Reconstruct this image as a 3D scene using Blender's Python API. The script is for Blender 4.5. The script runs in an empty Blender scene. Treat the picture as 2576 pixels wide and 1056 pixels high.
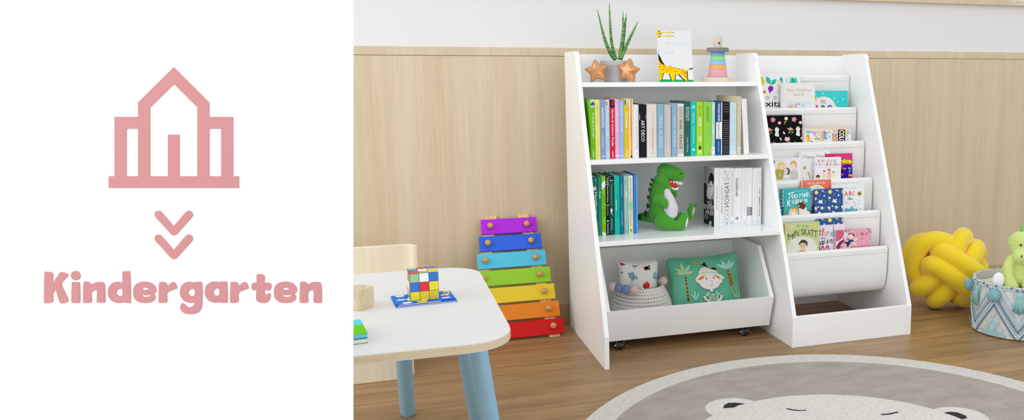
import bpy, bmesh, math, random
from math import pi, sin, cos, radians as R
from mathutils import Vector as V, Matrix, noise
from mathutils.geometry import tessellate_polygon
random.seed(7)
SC = bpy.context.scene; COL = SC.collection
# ---------------------------------------------------------------- camera model (2576 x 1056 frame)
CX, CY, F, PITCH, YAW = 1732.0, 528.0, 2195.958, R(8.90311), R(19.81745)
CAM = V((-0.6629378, -3.15719522, 0.94502198))
FW = V((sin(YAW)*cos(PITCH), cos(YAW)*cos(PITCH), -sin(PITCH)))
RT = V((cos(YAW), -sin(YAW), 0)); UP = RT.cross(FW)
HF = V((sin(YAW), cos(YAW), 0))                    # horizontal forward
def ray(x, y): return FW*F + RT*(x-CX) - UP*(y-CY)
def on(x, y, ax, val):                             # measured point of the photo on the plane axis = val
    d = ray(x, y); return CAM + d*((val-CAM[ax])/d[ax])
def onp(x, y, P0, N):
    d = ray(x, y); return CAM + d*((P0-CAM).dot(N)/d.dot(N))
def ppm(p): return F/((p-CAM).dot(FW))             # pixels per metre at a point
# right, away, up frame
def FRM(o): return Matrix(((RT.x, HF.x, 0, o.x), (RT.y, HF.y, 0, o.y), (0, 0, 1, o.z), (0, 0, 0, 1)))    # right, away, up
# ---------------------------------------------------------------- materials
MATS = {}
def lin(c): return tuple(((x/255)/12.92 if x/255 <= .04045 else ((x/255+.055)/1.055)**2.4) for x in c)
def mat(col, rough=.5, name=None, sheen=0, spec=.5, bump=None, metal=0, coat=0, var=None):
    key = (tuple(col), rough, name, sheen, spec, bump, metal, coat, var)
    if key in MATS: return MATS[key]
    m = bpy.data.materials.new(name or 'tone_%02x%02x%02x' % tuple(int(c) for c in col)); m.use_nodes = True
    nt = m.node_tree; b = nt.nodes['Principled BSDF']
    c = (*lin(col), 1)
    b.inputs['Base Color'].default_value = c; b.inputs['Roughness'].default_value = rough
    b.inputs['Specular IOR Level'].default_value = spec; b.inputs['Metallic'].default_value = metal
    b.inputs['Sheen Weight'].default_value = sheen; b.inputs['Coat Weight'].default_value = coat
    if sheen:
        b.inputs['Sheen Roughness'].default_value = .45
        b.inputs['Sheen Tint'].default_value = (*[min(1, x*.5+.5) for x in c[:3]], 1)
    if bump or var:
        tc = nt.nodes.new('ShaderNodeTexCoord')
    if bump:                                        # bump = (scale, strength, distance, (sx,sy,sz))
        mp = nt.nodes.new('ShaderNodeMapping'); mp.inputs['Scale'].default_value = bump[3]
        nt.links.new(tc.outputs['Object'], mp.inputs['Vector'])
        n = nt.nodes.new('ShaderNodeTexNoise'); n.inputs['Scale'].default_value = bump[0]; n.inputs['Detail'].default_value = 3
        nt.links.new(mp.outputs[0], n.inputs['Vector'])
        bp = nt.nodes.new('ShaderNodeBump'); bp.inputs['Strength'].default_value = bump[1]; bp.inputs['Distance'].default_value = bump[2]
        nt.links.new(n.outputs['Fac'], bp.inputs['Height']); nt.links.new(bp.outputs[0], b.inputs['Normal'])
    if var:                                         # var = (second colour, scale, (sx,sy,sz), lo, hi)
        mp = nt.nodes.new('ShaderNodeMapping'); mp.inputs['Scale'].default_value = var[2]
        nt.links.new(tc.outputs['Object'], mp.inputs['Vector'])
        n = nt.nodes.new('ShaderNodeTexNoise'); n.inputs['Scale'].default_value = var[1]; n.inputs['Detail'].default_value = 5
        nt.links.new(mp.outputs[0], n.inputs['Vector'])
        rp = nt.nodes.new('ShaderNodeValToRGB'); rp.color_ramp.elements[0].position = var[3]; rp.color_ramp.elements[1].position = var[4]
        rp.color_ramp.elements[0].color = c; rp.color_ramp.elements[1].color = (*lin(var[0]), 1)
        nt.links.new(n.outputs['Fac'], rp.inputs[0]); nt.links.new(rp.outputs[0], b.inputs['Base Color'])
    MATS[key] = m; return m
def wood(name, c1, c2, grain, rough=.45, bumpd=.0003, c3=None, fine=1.0):
    """wood grain: grain = stretch of object coordinates (small along the fibre)"""
    m = bpy.data.materials.new(name); m.use_nodes = True; nt = m.node_tree; b = nt.nodes['Principled BSDF']
    b.inputs['Roughness'].default_value = rough
    tc = nt.nodes.new('ShaderNodeTexCoord'); mp = nt.nodes.new('ShaderNodeMapping'); mp.inputs['Scale'].default_value = grain
    nt.links.new(tc.outputs['Object'], mp.inputs['Vector'])
    n1 = nt.nodes.new('ShaderNodeTexNoise'); n1.inputs['Scale'].default_value = 1; n1.inputs['Detail'].default_value = 8; n1.inputs['Roughness'].default_value = .62; n1.inputs['Distortion'].default_value = .25
    nt.links.new(mp.outputs[0], n1.inputs['Vector'])
    mp2 = nt.nodes.new('ShaderNodeMapping'); mp2.inputs['Scale'].default_value = tuple(g*6*fine for g in grain)
    nt.links.new(tc.outputs['Object'], mp2.inputs['Vector'])
    n2 = nt.nodes.new('ShaderNodeTexNoise'); n2.inputs['Scale'].default_value = 1; n2.inputs['Detail'].default_value = 4
    nt.links.new(mp2.outputs[0], n2.inputs['Vector'])
    mx = nt.nodes.new('ShaderNodeMath'); mx.operation = 'MULTIPLY_ADD'; mx.inputs[1].default_value = .65
    nt.links.new(n1.outputs['Fac'], mx.inputs[0])
    m2 = nt.nodes.new('ShaderNodeMath'); m2.operation = 'MULTIPLY'; m2.inputs[1].default_value = .35
    nt.links.new(n2.outputs['Fac'], m2.inputs[0]); nt.links.new(m2.outputs[0], mx.inputs[2])
    rp = nt.nodes.new('ShaderNodeValToRGB'); rp.color_ramp.elements[0].position = .36; rp.color_ramp.elements[1].position = .64
    rp.color_ramp.elements[0].color = (*lin(c1), 1); rp.color_ramp.elements[1].color = (*lin(c2), 1)
    nt.links.new(mx.outputs[0], rp.inputs[0]); nt.links.new(rp.outputs[0], b.inputs['Base Color'])
    bp = nt.nodes.new('ShaderNodeBump'); bp.inputs['Strength'].default_value = .4; bp.inputs['Distance'].default_value = bumpd
    nt.links.new(mx.outputs[0], bp.inputs['Height']); nt.links.new(bp.outputs[0], b.inputs['Normal'])
    return m
# ---------------------------------------------------------------- mesh builder
def wm(o):
    return (wm(o.parent) @ o.matrix_basis) if o.parent else o.matrix_basis.copy()
class MB:
    def __init__(s, M=None): s.v = []; s.f = []; s.mi = []; s.mats = []; s.M = M
    def _m(s, m):
        if m not in s.mats: s.mats.append(m)
        return s.mats.index(m)
    def add(s, vs, fs, m):
        k = len(s.v); i = s._m(m)
        s.v += [(s.M @ V(p)) if s.M else V(p) for p in vs]
        s.f += [tuple(k+j for j in f) for f in fs]; s.mi += [i]*len(fs)
        return s
    def box(s, x0, x1, y0, y1, z0, z1, m, M=None):
        vs = [V((x, y, z)) for z in (z0, z1) for y in (y0, y1) for x in (x0, x1)]
        if M: vs = [M @ p for p in vs]
        return s.add(vs, [(0,2,3,1), (4,5,7,6), (0,1,5,4), (2,6,7,3), (0,4,6,2), (1,3,7,5)], m)
    def prism(s, pts, a, b, ax, m):                # outline pts in the two other axes, extruded from a to b on axis ax
        n = len(pts)
        def mk(p, q):
            l = [p[0], p[1]]; l.insert(ax, q); return l
        vs = [mk(p, a) for p in pts] + [mk(p, b) for p in pts]
        tri = tessellate_polygon([[V((p[0], p[1], 0)) for p in pts]])
        fs = [tuple(t) for t in tri] + [tuple(n+i for i in reversed(t)) for t in tri]
        fs += [(i, (i+1) % n, n+(i+1) % n, n+i) for i in range(n)]
        return s.add(vs, fs, m)
    def tube(s, pts, r, m, n=10, caps=True, closed=False):
        pts = [V(p) for p in pts]; L = len(pts); rs = r if isinstance(r, (list, tuple)) else [r]*L
        vs = []; prev = None
        for i, p in enumerate(pts):
            a = pts[(i-1) % L] if (i > 0 or closed) else p
            b = pts[(i+1) % L] if (i < L-1 or closed) else p
            t = (b-a).normalized()
            if prev is None:
                u = t.cross(V((0, 0, 1)))
                if u.length < .1: u = t.cross(V((0, 1, 0)))
            else: u = prev - t*prev.dot(t)
            u.normalize(); prev = u; w = t.cross(u)
            rr = rs[i]; ru, rw = rr if isinstance(rr, tuple) else (rr, rr)
            vs += [p + u*(cos(2*pi*k/n)*ru) + w*(sin(2*pi*k/n)*rw) for k in range(n)]
        fs = []
        for i in range(L if closed else L-1):
            j = (i+1) % L
            fs += [(i*n+k, i*n+(k+1) % n, j*n+(k+1) % n, j*n+k) for k in range(n)]
        if caps and not closed: fs += [tuple(range(n-1, -1, -1)), tuple((L-1)*n+k for k in range(n))]
        return s.add(vs, fs, m)
    def lathe(s, prof, m, c=(0, 0, 0), n=40, closed=False, caps=True):       # prof = [(r, z)]
        vs = []; fs = []; c = V(c)
        for r, z in prof: vs += [c+V((r*cos(2*pi*k/n), r*sin(2*pi*k/n), z)) for k in range(n)]
        for i in range(len(prof)-(0 if closed else 1)):
            j = (i+1) % len(prof)
            fs += [(i*n+k, i*n+(k+1) % n, j*n+(k+1) % n, j*n+k) for k in range(n)]
        if caps and not closed:
            if prof[0][0] > 1e-5: fs.append(tuple(range(n-1, -1, -1)))
            if prof[-1][0] > 1e-5: fs.append(tuple((len(prof)-1)*n+k for k in range(n)))
        return s.add(vs, fs, m)
    def ball(s, c, r, m, n=12, M=None):
        r = r if isinstance(r, (list, tuple)) else (r, r, r); vs = []; h = n//2
        for i in range(h+1):
            a = pi*i/h
            for k in range(n):
                b = 2*pi*k/n; p = V((sin(a)*cos(b)*r[0], sin(a)*sin(b)*r[1], cos(a)*r[2]))
                vs.append(V(c)+((M @ p) if M else p))
        fs = [(i*n+k, (i+1)*n+k, (i+1)*n+(k+1) % n, i*n+(k+1) % n) for i in range(h) for k in range(n)]
        return s.add(vs, fs, m)
    def build(s, name, parent=None, loc=None, rot=None, smooth=False, bev=0, seg=2, sub=0, local=False):
        me = bpy.data.meshes.new(name); o = bpy.data.objects.new(name, me); COL.objects.link(o)
        if parent: o.parent = parent
        if loc is not None: o.location = loc
        if rot is not None: o.rotation_euler = rot
        vs = s.v
        if not local:
            W = wm(o).inverted(); vs = [W @ p for p in vs]
        me.from_pydata([tuple(p) for p in vs], [], s.f)
        for m in s.mats: me.materials.append(m)
        me.polygons.foreach_set('material_index', s.mi)
        bm = bmesh.new(); bm.from_mesh(me)
        bmesh.ops.remove_doubles(bm, verts=bm.verts, dist=1e-6) if not getattr(s, 'keep', False) else None
        if not getattr(s, 'art', False): bmesh.ops.recalc_face_normals(bm, faces=bm.faces)
        bm.to_mesh(me); bm.free()
        if smooth:
            me.polygons.foreach_set('use_smooth', [True]*len(me.polygons))
            if smooth is not True: me.set_sharp_from_angle(angle=R(smooth))
        if bev:
            b = o.modifiers.new('bevel', 'BEVEL'); b.width = bev; b.segments = seg; b.limit_method = 'ANGLE'; b.angle_limit = R(40)
            b.harden_normals = False
        if sub:
            b = o.modifiers.new('sub', 'SUBSURF'); b.levels = sub; b.render_levels = sub
        return o
def tag(o, label, cat, group=None, kind=None):
    if label: o['label'] = label
    if cat: o['category'] = cat
    if group: o['group'] = group
    if kind: o['kind'] = kind
    return o
def thing(name, label, cat, loc=(0, 0, 0), rz=0, group=None):
    o = bpy.data.objects.new(name, None); COL.objects.link(o); o.location = loc; o.rotation_euler = (0, 0, rz)
    o.empty_display_size = .05
    return tag(o, label, cat, group)
def blob(chains, vox, M, mt, iters=6):
    """one continuous soft surface from tapered chains [(x,y,z,r) or (x,y,z,(rx,ry,rz))]"""
    mb = MB(M)
    for ch in chains:
        for i in range(len(ch)):
            a = ch[i]; ra = a[3] if isinstance(a[3], tuple) else (a[3],)*3
            mb.ball(a[:3], ra, mt, 16)
            if i < len(ch)-1:
                b = ch[i+1]; rb = b[3] if isinstance(b[3], tuple) else (b[3],)*3
                d = (V(a[:3])-V(b[:3])).length; k = max(1, int(d/(min(min(ra), min(rb))*.35)))
                for j in range(1, k):
                    t = j/k
                    mb.ball(V(a[:3]).lerp(V(b[:3]), t), tuple(x*(1-t)+y*t for x, y in zip(ra, rb)), mt, 16)
    me = bpy.data.meshes.new('tmp'); me.from_pydata([tuple(p) for p in mb.v], [], mb.f)
    o = bpy.data.objects.new('tmp', me); COL.objects.link(o)
    r = o.modifiers.new('r', 'REMESH'); r.mode = 'VOXEL'; r.voxel_size = vox
    s = o.modifiers.new('s', 'SMOOTH'); s.iterations = iters; s.factor = .6
    dg = bpy.context.evaluated_depsgraph_get(); dg.update()
    e = o.evaluated_get(dg); m2 = e.to_mesh()
    out = MB(); out.keep = True
    out.add([V(v.co) for v in m2.vertices], [tuple(p.vertices) for p in m2.polygons], mt)
    e.to_mesh_clear(); bpy.data.objects.remove(o); bpy.data.meshes.remove(me)
    return out
# ---------------------------------------------------------------- printed artwork
TXT = {}
def text_shape(s, bold):
    key = (s, bold)
    if key in TXT: return TXT[key]
    cu = bpy.data.curves.new('t', 'FONT'); cu.body = s; cu.resolution_u = 2; cu.offset = bold
    o = bpy.data.objects.new('t', cu); COL.objects.link(o)
    bpy.context.view_layer.update()
    me = bpy.data.meshes.new_from_object(o)
    vs = [(v.co.x, v.co.y) for v in me.vertices]; fs = [tuple(p.vertices) for p in me.polygons]
    bpy.data.objects.remove(o); bpy.data.curves.remove(cu); bpy.data.meshes.remove(me)
    if not vs: TXT[key] = ([], []); return TXT[key]
    x0 = min(v[0] for v in vs); x1 = max(v[0] for v in vs); y0 = min(v[1] for v in vs); y1 = max(v[1] for v in vs)
    w = max(x1-x0, 1e-6); h = max(y1-y0, 1e-6)
    TXT[key] = ([((x-x0)/w, (y-y0)/h) for x, y in vs], fs); return TXT[key]
class Art:
    """flat print on a surface. T maps drawing units to surface (u, v); S maps (u, v, lift) to a 3D point"""
    def __init__(s, mb, T, S, clip=None, grid=None, base=.00015, step=.00002, rough=.6, sheen=0, bump=None):
        s.mb, s.T, s.S, s.clip, s.grid, s.z, s.step, s.rough, s.sheen, s.bump = mb, T, S, clip, grid, base, step, rough, sheen, bump
    def mesh(s, vs, fs, col):
        pts = [s.T(x, y) for x, y in vs]; c = s.clip
        need = s.grid or (c and any(u < c[0] or u > c[2] or v < c[1] or v > c[3] for u, v in pts))
        if need:
            bm = bmesh.new(); bv = [bm.verts.new((u, v, 0)) for u, v in pts]
            for f in fs:
                try: bm.faces.new([bv[i] for i in f])
                except ValueError: pass
            def cut(co, no, clear):
                bmesh.ops.bisect_plane(bm, geom=bm.verts[:]+bm.edges[:]+bm.faces[:], dist=1e-7, plane_co=co, plane_no=no, clear_outer=clear)
            if c:
                cut((c[0], 0, 0), (-1, 0, 0), True); cut((c[2], 0, 0), (1, 0, 0), True)
                cut((0, c[1], 0), (0, -1, 0), True); cut((0, c[3], 0), (0, 1, 0), True)
            if s.grid and bm.verts:
                gu, gv = s.grid
                for k, g in ((0, gu), (1, gv)):
                    if not g or not bm.verts: continue
                    lo = min(v.co[k] for v in bm.verts); hi = max(v.co[k] for v in bm.verts)
                    i = math.floor(lo/g)+1
                    while i*g < hi:
                        co = [0, 0, 0]; no = [0, 0, 0]; co[k] = i*g; no[k] = 1; cut(co, no, False); i += 1
            bm.verts.index_update()
            pts = [(v.co.x, v.co.y) for v in bm.verts]; fs = [tuple(v.index for v in f.verts) for f in bm.faces]; bm.free()
        if pts and fs:
            s.mb.add([s.S(u, v, s.z) for u, v in pts], fs, mat(col, s.rough, sheen=s.sheen, bump=s.bump, spec=.12) if not isinstance(col, bpy.types.Material) else col)
        s.z += s.step; return s
    def poly(s, pts, col):
        t = tessellate_polygon([[V((p[0], p[1], 0)) for p in pts]])
        return s.mesh(pts, [tuple(f) for f in t], col)
    def rect(s, x0, y0, x1, y1, col): return s.poly([(x0, y0), (x1, y0), (x1, y1), (x0, y1)], col)
    def ell(s, x, y, rx, col, ry=None, rot=0, n=18):
        ry = rx if ry is None else ry; a = R(rot)
        return s.poly([(x+cos(t)*rx*cos(a)-sin(t)*ry*sin(a), y+cos(t)*rx*sin(a)+sin(t)*ry*cos(a)) for t in [2*pi*k/n for k in range(n)]], col)
    def leaf(s, x, y, l, w, rot, col, n=10):        # pointed leaf from (x,y) along rot degrees (screen, y down)
        a = R(rot); pts = []
        for k in range(n+1): t = k/n; pts.append((t*l, sin(pi*t)*w/2))
        for k in range(n-1, 0, -1): t = k/n; pts.append((t*l, -sin(pi*t)*w/2))
        return s.poly([(x+p*cos(a)-q*sin(a), y+p*sin(a)+q*cos(a)) for p, q in pts], col)
    def flower(s, x, y, r, col, mid=None, k=5):
        s.poly([(x+cos(t)*r*(.86+.14*cos(k*t)), y+sin(t)*r*(.86+.14*cos(k*t))) for t in [2*pi*i/40 for i in range(40)]], col)
        if mid: s.ell(x, y, r*.33, mid, n=10)
        return s
    def line(s, pts, w, col):
        z = s.z
        for a, b in zip(pts[:-1], pts[1:]):
            d = V((b[0]-a[0], b[1]-a[1])); L = d.length
            if L < 1e-9: continue
            n = V((-d.y, d.x))/L*w/2; e = d/L*w*.3
            s.z = z; s.poly([(a[0]+n.x-e.x, a[1]+n.y-e.y), (b[0]+n.x+e.x, b[1]+n.y+e.y), (b[0]-n.x+e.x, b[1]-n.y+e.y), (a[0]-n.x-e.x, a[1]-n.y-e.y)], col)
        s.z = z+s.step; return s
    def htext(s, t, x0, y0, x1, y1, col, mirror=False, bold=0, slope=0):   # y down, box filled exactly
        vs, fs = text_shape(t, bold)
        if mirror: vs = [(1-x, y) for x, y in vs]
        return s.mesh([(x0+x*(x1-x0), y1+(y0-y1)*y+slope*x) for x, y in vs], fs, col)
    def vtext(s, t, y0, y1, x0, x1, col, mirror=False, bold=0):            # reads downwards
        vs, fs = text_shape(t, bold)
        if mirror: return s.mesh([(x0+y*(x1-x0), y0+x*(y1-y0)) for x, y in [(x, 1-y) for x, y in vs]], fs, col)
        return s.mesh([(x0+y*(x1-x0), y0+x*(y1-y0)) for x, y in vs], fs, col)
W_ = (250, 250, 250); K_ = (28, 27, 28)
WHITE = mat((247, 247, 246), .36, 'white_lacquer')
WORLD, AREA1, AREA2, AREA3, AREA4, EXPO = 1.04, 34, 4, 15, 18, 0.02
# ================================================================ the room
PANEL = wood('pale_ash_panel', (203, 184, 151), (218, 202, 172), (11, 11, .42), .55, .0001, fine=1.6)
PLASTER = mat((228, 227, 227), .7, 'white_plaster', bump=(60, .08, .001, (1, 1, 1)))
def floor_material():
    m = bpy.data.materials.new('oak_planks'); m.use_nodes = True; nt = m.node_tree; b = nt.nodes['Principled BSDF']; L = nt.links.new
    tc = nt.nodes.new('ShaderNodeTexCoord')
    mp = nt.nodes.new('ShaderNodeMapping'); mp.inputs['Location'].default_value = (.62, .387+.197*20, 0); L(tc.outputs['Object'], mp.inputs['Vector'])
    br = nt.nodes.new('ShaderNodeTexBrick'); br.offset = .37; br.inputs['Scale'].default_value = 1
    br.inputs['Brick Width'].default_value = 1.35; br.inputs['Row Height'].default_value = .197; br.inputs['Mortar Size'].default_value = .0011; br.inputs['Mortar Smooth'].default_value = .3
    br.inputs['Color1'].default_value = (0, 0, 0, 1); br.inputs['Color2'].default_value = (1, 1, 1, 1); br.inputs['Mortar'].default_value = (.5, .5, .5, 1)
    L(mp.outputs[0], br.inputs['Vector'])
    # per plank shift of the grain
    mul = nt.nodes.new('ShaderNodeVectorMath'); mul.operation = 'MULTIPLY'; mul.inputs[1].default_value = (7, 3, 5); L(br.outputs['Color'], mul.inputs[0])
    ad = nt.nodes.new('ShaderNodeVectorMath'); ad.operation = 'ADD'; L(tc.outputs['Object'], ad.inputs[0]); L(mul.outputs[0], ad.inputs[1])
    def nz(scale, detail, dist):
        q = nt.nodes.new('ShaderNodeMapping'); q.inputs['Scale'].default_value = scale; L(ad.outputs[0], q.inputs['Vector'])
        n = nt.nodes.new('ShaderNodeTexNoise'); n.inputs['Scale'].default_value = 1; n.inputs['Detail'].default_value = detail; n.inputs['Distortion'].default_value = dist
        n.inputs['Roughness'].default_value = .6; L(q.outputs[0], n.inputs['Vector']); return n
    a = nz((1.6, 17, 1), 6, .9); c = nz((5, 150, 1), 4, .2)
    mx = nt.nodes.new('ShaderNodeMix'); mx.data_type = 'FLOAT'; mx.inputs[0].default_value = .35; L(a.outputs['Fac'], mx.inputs[2]); L(c.outputs['Fac'], mx.inputs[3])
    rp = nt.nodes.new('ShaderNodeValToRGB'); e = rp.color_ramp.elements; e[0].position = .34; e[1].position = .66
    e[0].color = (*lin((128, 95, 60)), 1); e[1].color = (*lin((180, 144, 100)), 1)
    L(mx.outputs[0], rp.inputs[0])
    hs = nt.nodes.new('ShaderNodeHueSaturation'); L(rp.outputs[0], hs.inputs['Color'])
    mr = nt.nodes.new('ShaderNodeMapRange'); mr.inputs['To Min'].default_value = .9; mr.inputs['To Max'].default_value = 1.08; L(br.outputs['Color'], mr.inputs['Value']); L(mr.outputs[0], hs.inputs['Value'])
    mo = nt.nodes.new('ShaderNodeMix'); mo.data_type = 'RGBA'; L(br.outputs['Fac'], mo.inputs[0]); L(hs.outputs[0], mo.inputs[6]); mo.inputs[7].default_value = (*lin((98, 70, 46)), 1)
    L(mo.outputs[2], b.inputs['Base Color']); b.inputs['Roughness'].default_value = .38
    bp = nt.nodes.new('ShaderNodeBump'); bp.inputs['Strength'].default_value = .35; bp.inputs['Distance'].default_value = .0006; L(c.outputs['Fac'], bp.inputs['Height'])
    b2 = nt.nodes.new('ShaderNodeBump'); b2.inputs['Strength'].default_value = .6; b2.inputs['Distance'].default_value = .0015; b2.invert = True
    L(br.outputs['Fac'], b2.inputs['Height']); L(bp.outputs[0], b2.inputs['Normal']); L(b2.outputs[0], b.inputs['Normal'])
    return m
def struct(o): o['kind'] = 'structure'; return o
struct(MB().box(-3.2, 4.2, -4.2, .16, -.05, 0, floor_material()).build('floor', loc=(0, 0, 0)))
struct(MB().box(-3.2, 4.2, .142, .26, 0, 2.7, PLASTER).build('wall_back', loc=(0, .2, 0)))
struct(MB().box(-3.2, 4.2, .13, .142, .0, 1.007, PANEL).build('trim_1', loc=(.3, .136, .5)))
struct(MB().box(-3.2, 4.2, .128, .142, 1.0085, 1.0385, PANEL).build('trim_2', loc=(1.3, .136, 1.02), bev=.001))
struct(MB().box(-3.2, 4.2, .12, .142, 1.244, 1.267, PANEL).build('trim_3', loc=(.7, .136, 1.25), bev=.001))
BASEB = wood('ash_skirting', (168, 146, 112), (196, 174, 138), (.8, 20, 20), .5)
struct(MB().box(-3.2, 4.2, .121, .13, 0, .056, BASEB).build('baseboard_back', loc=(0, .125, 0), bev=.001))

# ================================================================ white book shelf with fabric rack
shelf = thing('bookshelf', 'white slanted bookshelf with three shelves, joined to a stepped fabric book rack', 'bookshelf', (.575, -.26, 0))
def slope_y(z): return -.524 + max(0, z-.108)*.396
prof = [(0, 0), (-.524, 0), (-.524, .108), (slope_y(.985), .985)]
c0 = (slope_y(.985)+.026, .992)
for k in range(7):
    a = pi - R(20) - (pi/2-R(20))*k/6
    prof.append((c0[0]+.0275*cos(a), c0[1]+.0275*sin(a)))
prof += [(0, 1.0195)]
for x in (0, .670, 1.136):
    MB().prism(prof, x, x+.015, 0, WHITE).build('side_panel', shelf, bev=.001)
MB().box(.015, .670, -.008, -.002, .02, 1.013, WHITE).build('back_panel', shelf)
MB().box(.685, 1.136, -.008, -.002, .0, 1.013, WHITE).build('back_panel', shelf)
for z in (.914, .657, .397):
    MB().box(.0152, .6698, slope_y(z)+.001, -.0085, z-.016, z, mat((247, 247, 246), .18, 'satin_shelf_white', bump=(90, .12, .0006, (.3, 2, 1)))).build('shelf', shelf, bev=.0008)
MB().box(.6852, 1.1358, -.5235, -.508, 0, .109, WHITE).build('toe_board', shelf, bev=.0008)
FAB = mat((238, 237, 234), .9, 'woven_canvas', sheen=.2, bump=(420, .55, .0012, (.45, 1, 1)))
RODS = [(-.058, .931), (-.122, .806), (-.189, .679), (-.256, .543), (-.317, .425), (-.377, .298)]
for y, z in RODS:
    p = []                                          # outer line of the hanging cloth, then back along the inner line
    for k in range(9): a = pi*k/8; p.append((.0075*cos(a), .0075*sin(a)))
    line_ = [(-.0078, -.03), (-.0075, -.06), (-.0065, -.09), (-.003, -.12), (.004, -.145), (.014, -.161), (.028, -.169), (.042, -.166), (.05, -.15)]
    if z > .3: line_ = [(a_*.4-.0047, b_) if b_ > -.15 else (a_, b_) for a_, b_ in line_]
    outer = p + line_
    inner = [(.047, -.148), (.040, -.161), (.028, -.1655), (.016, -.158), (.007, -.143), (0, -.119), (-.004, -.09), (-.005, -.06), (-.005, -.012), (.0045, -.006)]
    pts = [(y+a, z+b) for a, b in outer+inner]
    m = MB(); m.prism(pts, .688, 1.130, 0, FAB)
    o = m.build('sling', shelf, smooth=40)
    h = MB(); h.box(.688, 1.1305, y-.0104, y-.0070, z-.0165, z-.001, FAB)
    ed = [(y+a-.0012, z+b) for a, b in [(-.0075, -.016)]+line_[:7]]; ei = [(y+a+.002, z+b+.001) for a, b in reversed([(-.0075, -.016)]+line_[:7])]
    h.prism(ed+ei, 1.1185, 1.1310, 0, FAB)
    h.build('hem', o, bev=.0008)
# ================================================================ rolling toy bin
binn = thing('toy_bin', 'white open toy bin on castors rolled under the lowest shelf', 'toy bin', (.35, -.2, 0))
bp_ = [(-.362, .039), (-.398, .154), (-.284, .32), (-.03, .32), (-.03, .039)]
for x in (.038, .642): MB().prism(bp_, x, x+.015, 0, WHITE).build('side_panel', binn, bev=.0008)
MB().prism([(-.3615, .0395), (-.3975, .1535), (-.384, .1535), (-.348, .0395)], .0532, .6418, 0, WHITE).build('front_panel', binn, bev=.0006)
MB().box(.0532, .6418, -.044, -.031, .0395, .30, WHITE).build('back_panel', binn, bev=.0006)
MB().box(.0532, .6418, -.347, -.0445, .042, .054, WHITE).build('base_panel', binn)
CHROME = mat((205, 205, 205), .22, 'chrome', metal=1); RUB = mat((30, 30, 32), .45, 'black_rubber'); HUB = mat((150, 150, 148), .4)
for x, y in ((.10, -.338), (.572, -.334), (.10, -.075), (.572, -.075)):
    m = MB(); m.box(x-.016, x+.016, y-.016, y+.016, .037, .0392, CHROME)
    for s in (-1, 1): m.prism([(y-.007, .015), (y-.010, .0385), (y+.010, .0385), (y+.007, .012), (y, .008)], x+s*.0125-.0008, x+s*.0125+.0008, 0, CHROME)
    c = m.build('caster', binn, bev=.0004)
    w = MB(); pr = [(.009, -.0095), (.0145, -.0095), (.0165, -.0075), (.0168, 0), (.0165, .0075), (.0145, .0095), (.009, .0095)]
    w.M = Matrix.Translation((x, y, .0168)) @ Matrix.Rotation(pi/2, 4, 'Y')
    w.lathe(pr, RUB, n=28); w.lathe([(.0115, -.0102), (.0115, .0102)], HUB, n=20)
    w.build('wheel', c, smooth=30)
    b = MB(Matrix.Translation((x-.016, y, .0168)) @ Matrix.Rotation(pi/2, 4, 'Y')); b.lathe([(.0035, -.003), (.0035, .002), (.002, .0035)], CHROME, n=12); b.build('bolt', c, smooth=30)
    l = MB(); l.ball((x+.026, y+.004, .011), (.010, .007, .0014), CHROME, 14); l.build('brake_lever', c, smooth=True)

# ================================================================ play table
tb = thing('play_table', 'low white play table with pale wood edge and light blue legs', 'table', (-.7, -1.12, 0))
def rrect(x0, x1, y0, y1, r, n=10, p=2.25):
    out = []
    for cx, cy, a0 in ((x1-r, y1-r, 0), (x0+r, y1-r, 90), (x0+r, y0+r, 180), (x1-r, y0+r, 270)):
        for k in range(n+1):
            a = R(a0+90*k/n); c, s_ = cos(a), sin(a)
            out.append((cx+r*abs(c)**(2/p)*(1 if c >= 0 else -1), cy+r*abs(s_)**(2/p)*(1 if s_ >= 0 else -1)))
    return out
TZ = .425
LAM = mat((230, 230, 229), .38, 'white_laminate'); EDGE = wood('birch_edge', (212, 192, 158), (228, 212, 184), (3, 3, 60), .5)
m = MB()
o1 = rrect(-.93, -.4165, -1.476, -.762, .105); 
m.prism(rrect(-.9295, -.4170, -1.4755, -.7625, .105), TZ-.0017, TZ, 2, LAM)
m.prism(o1, TZ-.0168, TZ-.0017, 2, EDGE); m.prism(rrect(-.9295, -.4170, -1.4755, -.7625, .105), TZ-.0182, TZ-.0168, 2, LAM)
m.build('table_top', tb, smooth=30)
BLUE = mat((146, 190, 214), .35, 'blue_lacquer'); DARK = mat((40, 55, 70), .6)
def leg(foot, through, zt=TZ-.0182):
    d = (through-foot); top = foot + d*(zt/d.z)
    mb = MB(); u = d.normalized()
    mb.tube([foot+u*.006, foot+u*.010, top-u*0.0], [.019, .0208, .0208], BLUE, 28); o = mb.build('leg', tb, smooth=50)
    MB().tube([V((foot.x, foot.y, .0005)), foot+u*.0065], .0185, DARK, 24).build('foot_pad', o)
leg(V((-.613, -.70, 0)), on(1016, 904.4, 1, -.765))
leg(V((-.436, -.81, 0)), on(1171, 890, 1, -.875))
leg(on(1259, 1200, 2, 0), on(1205, 886, 1, -1.11))
leg(V((-.88, -1.36, 0)), V((-.85, -1.32, .4)))
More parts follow.
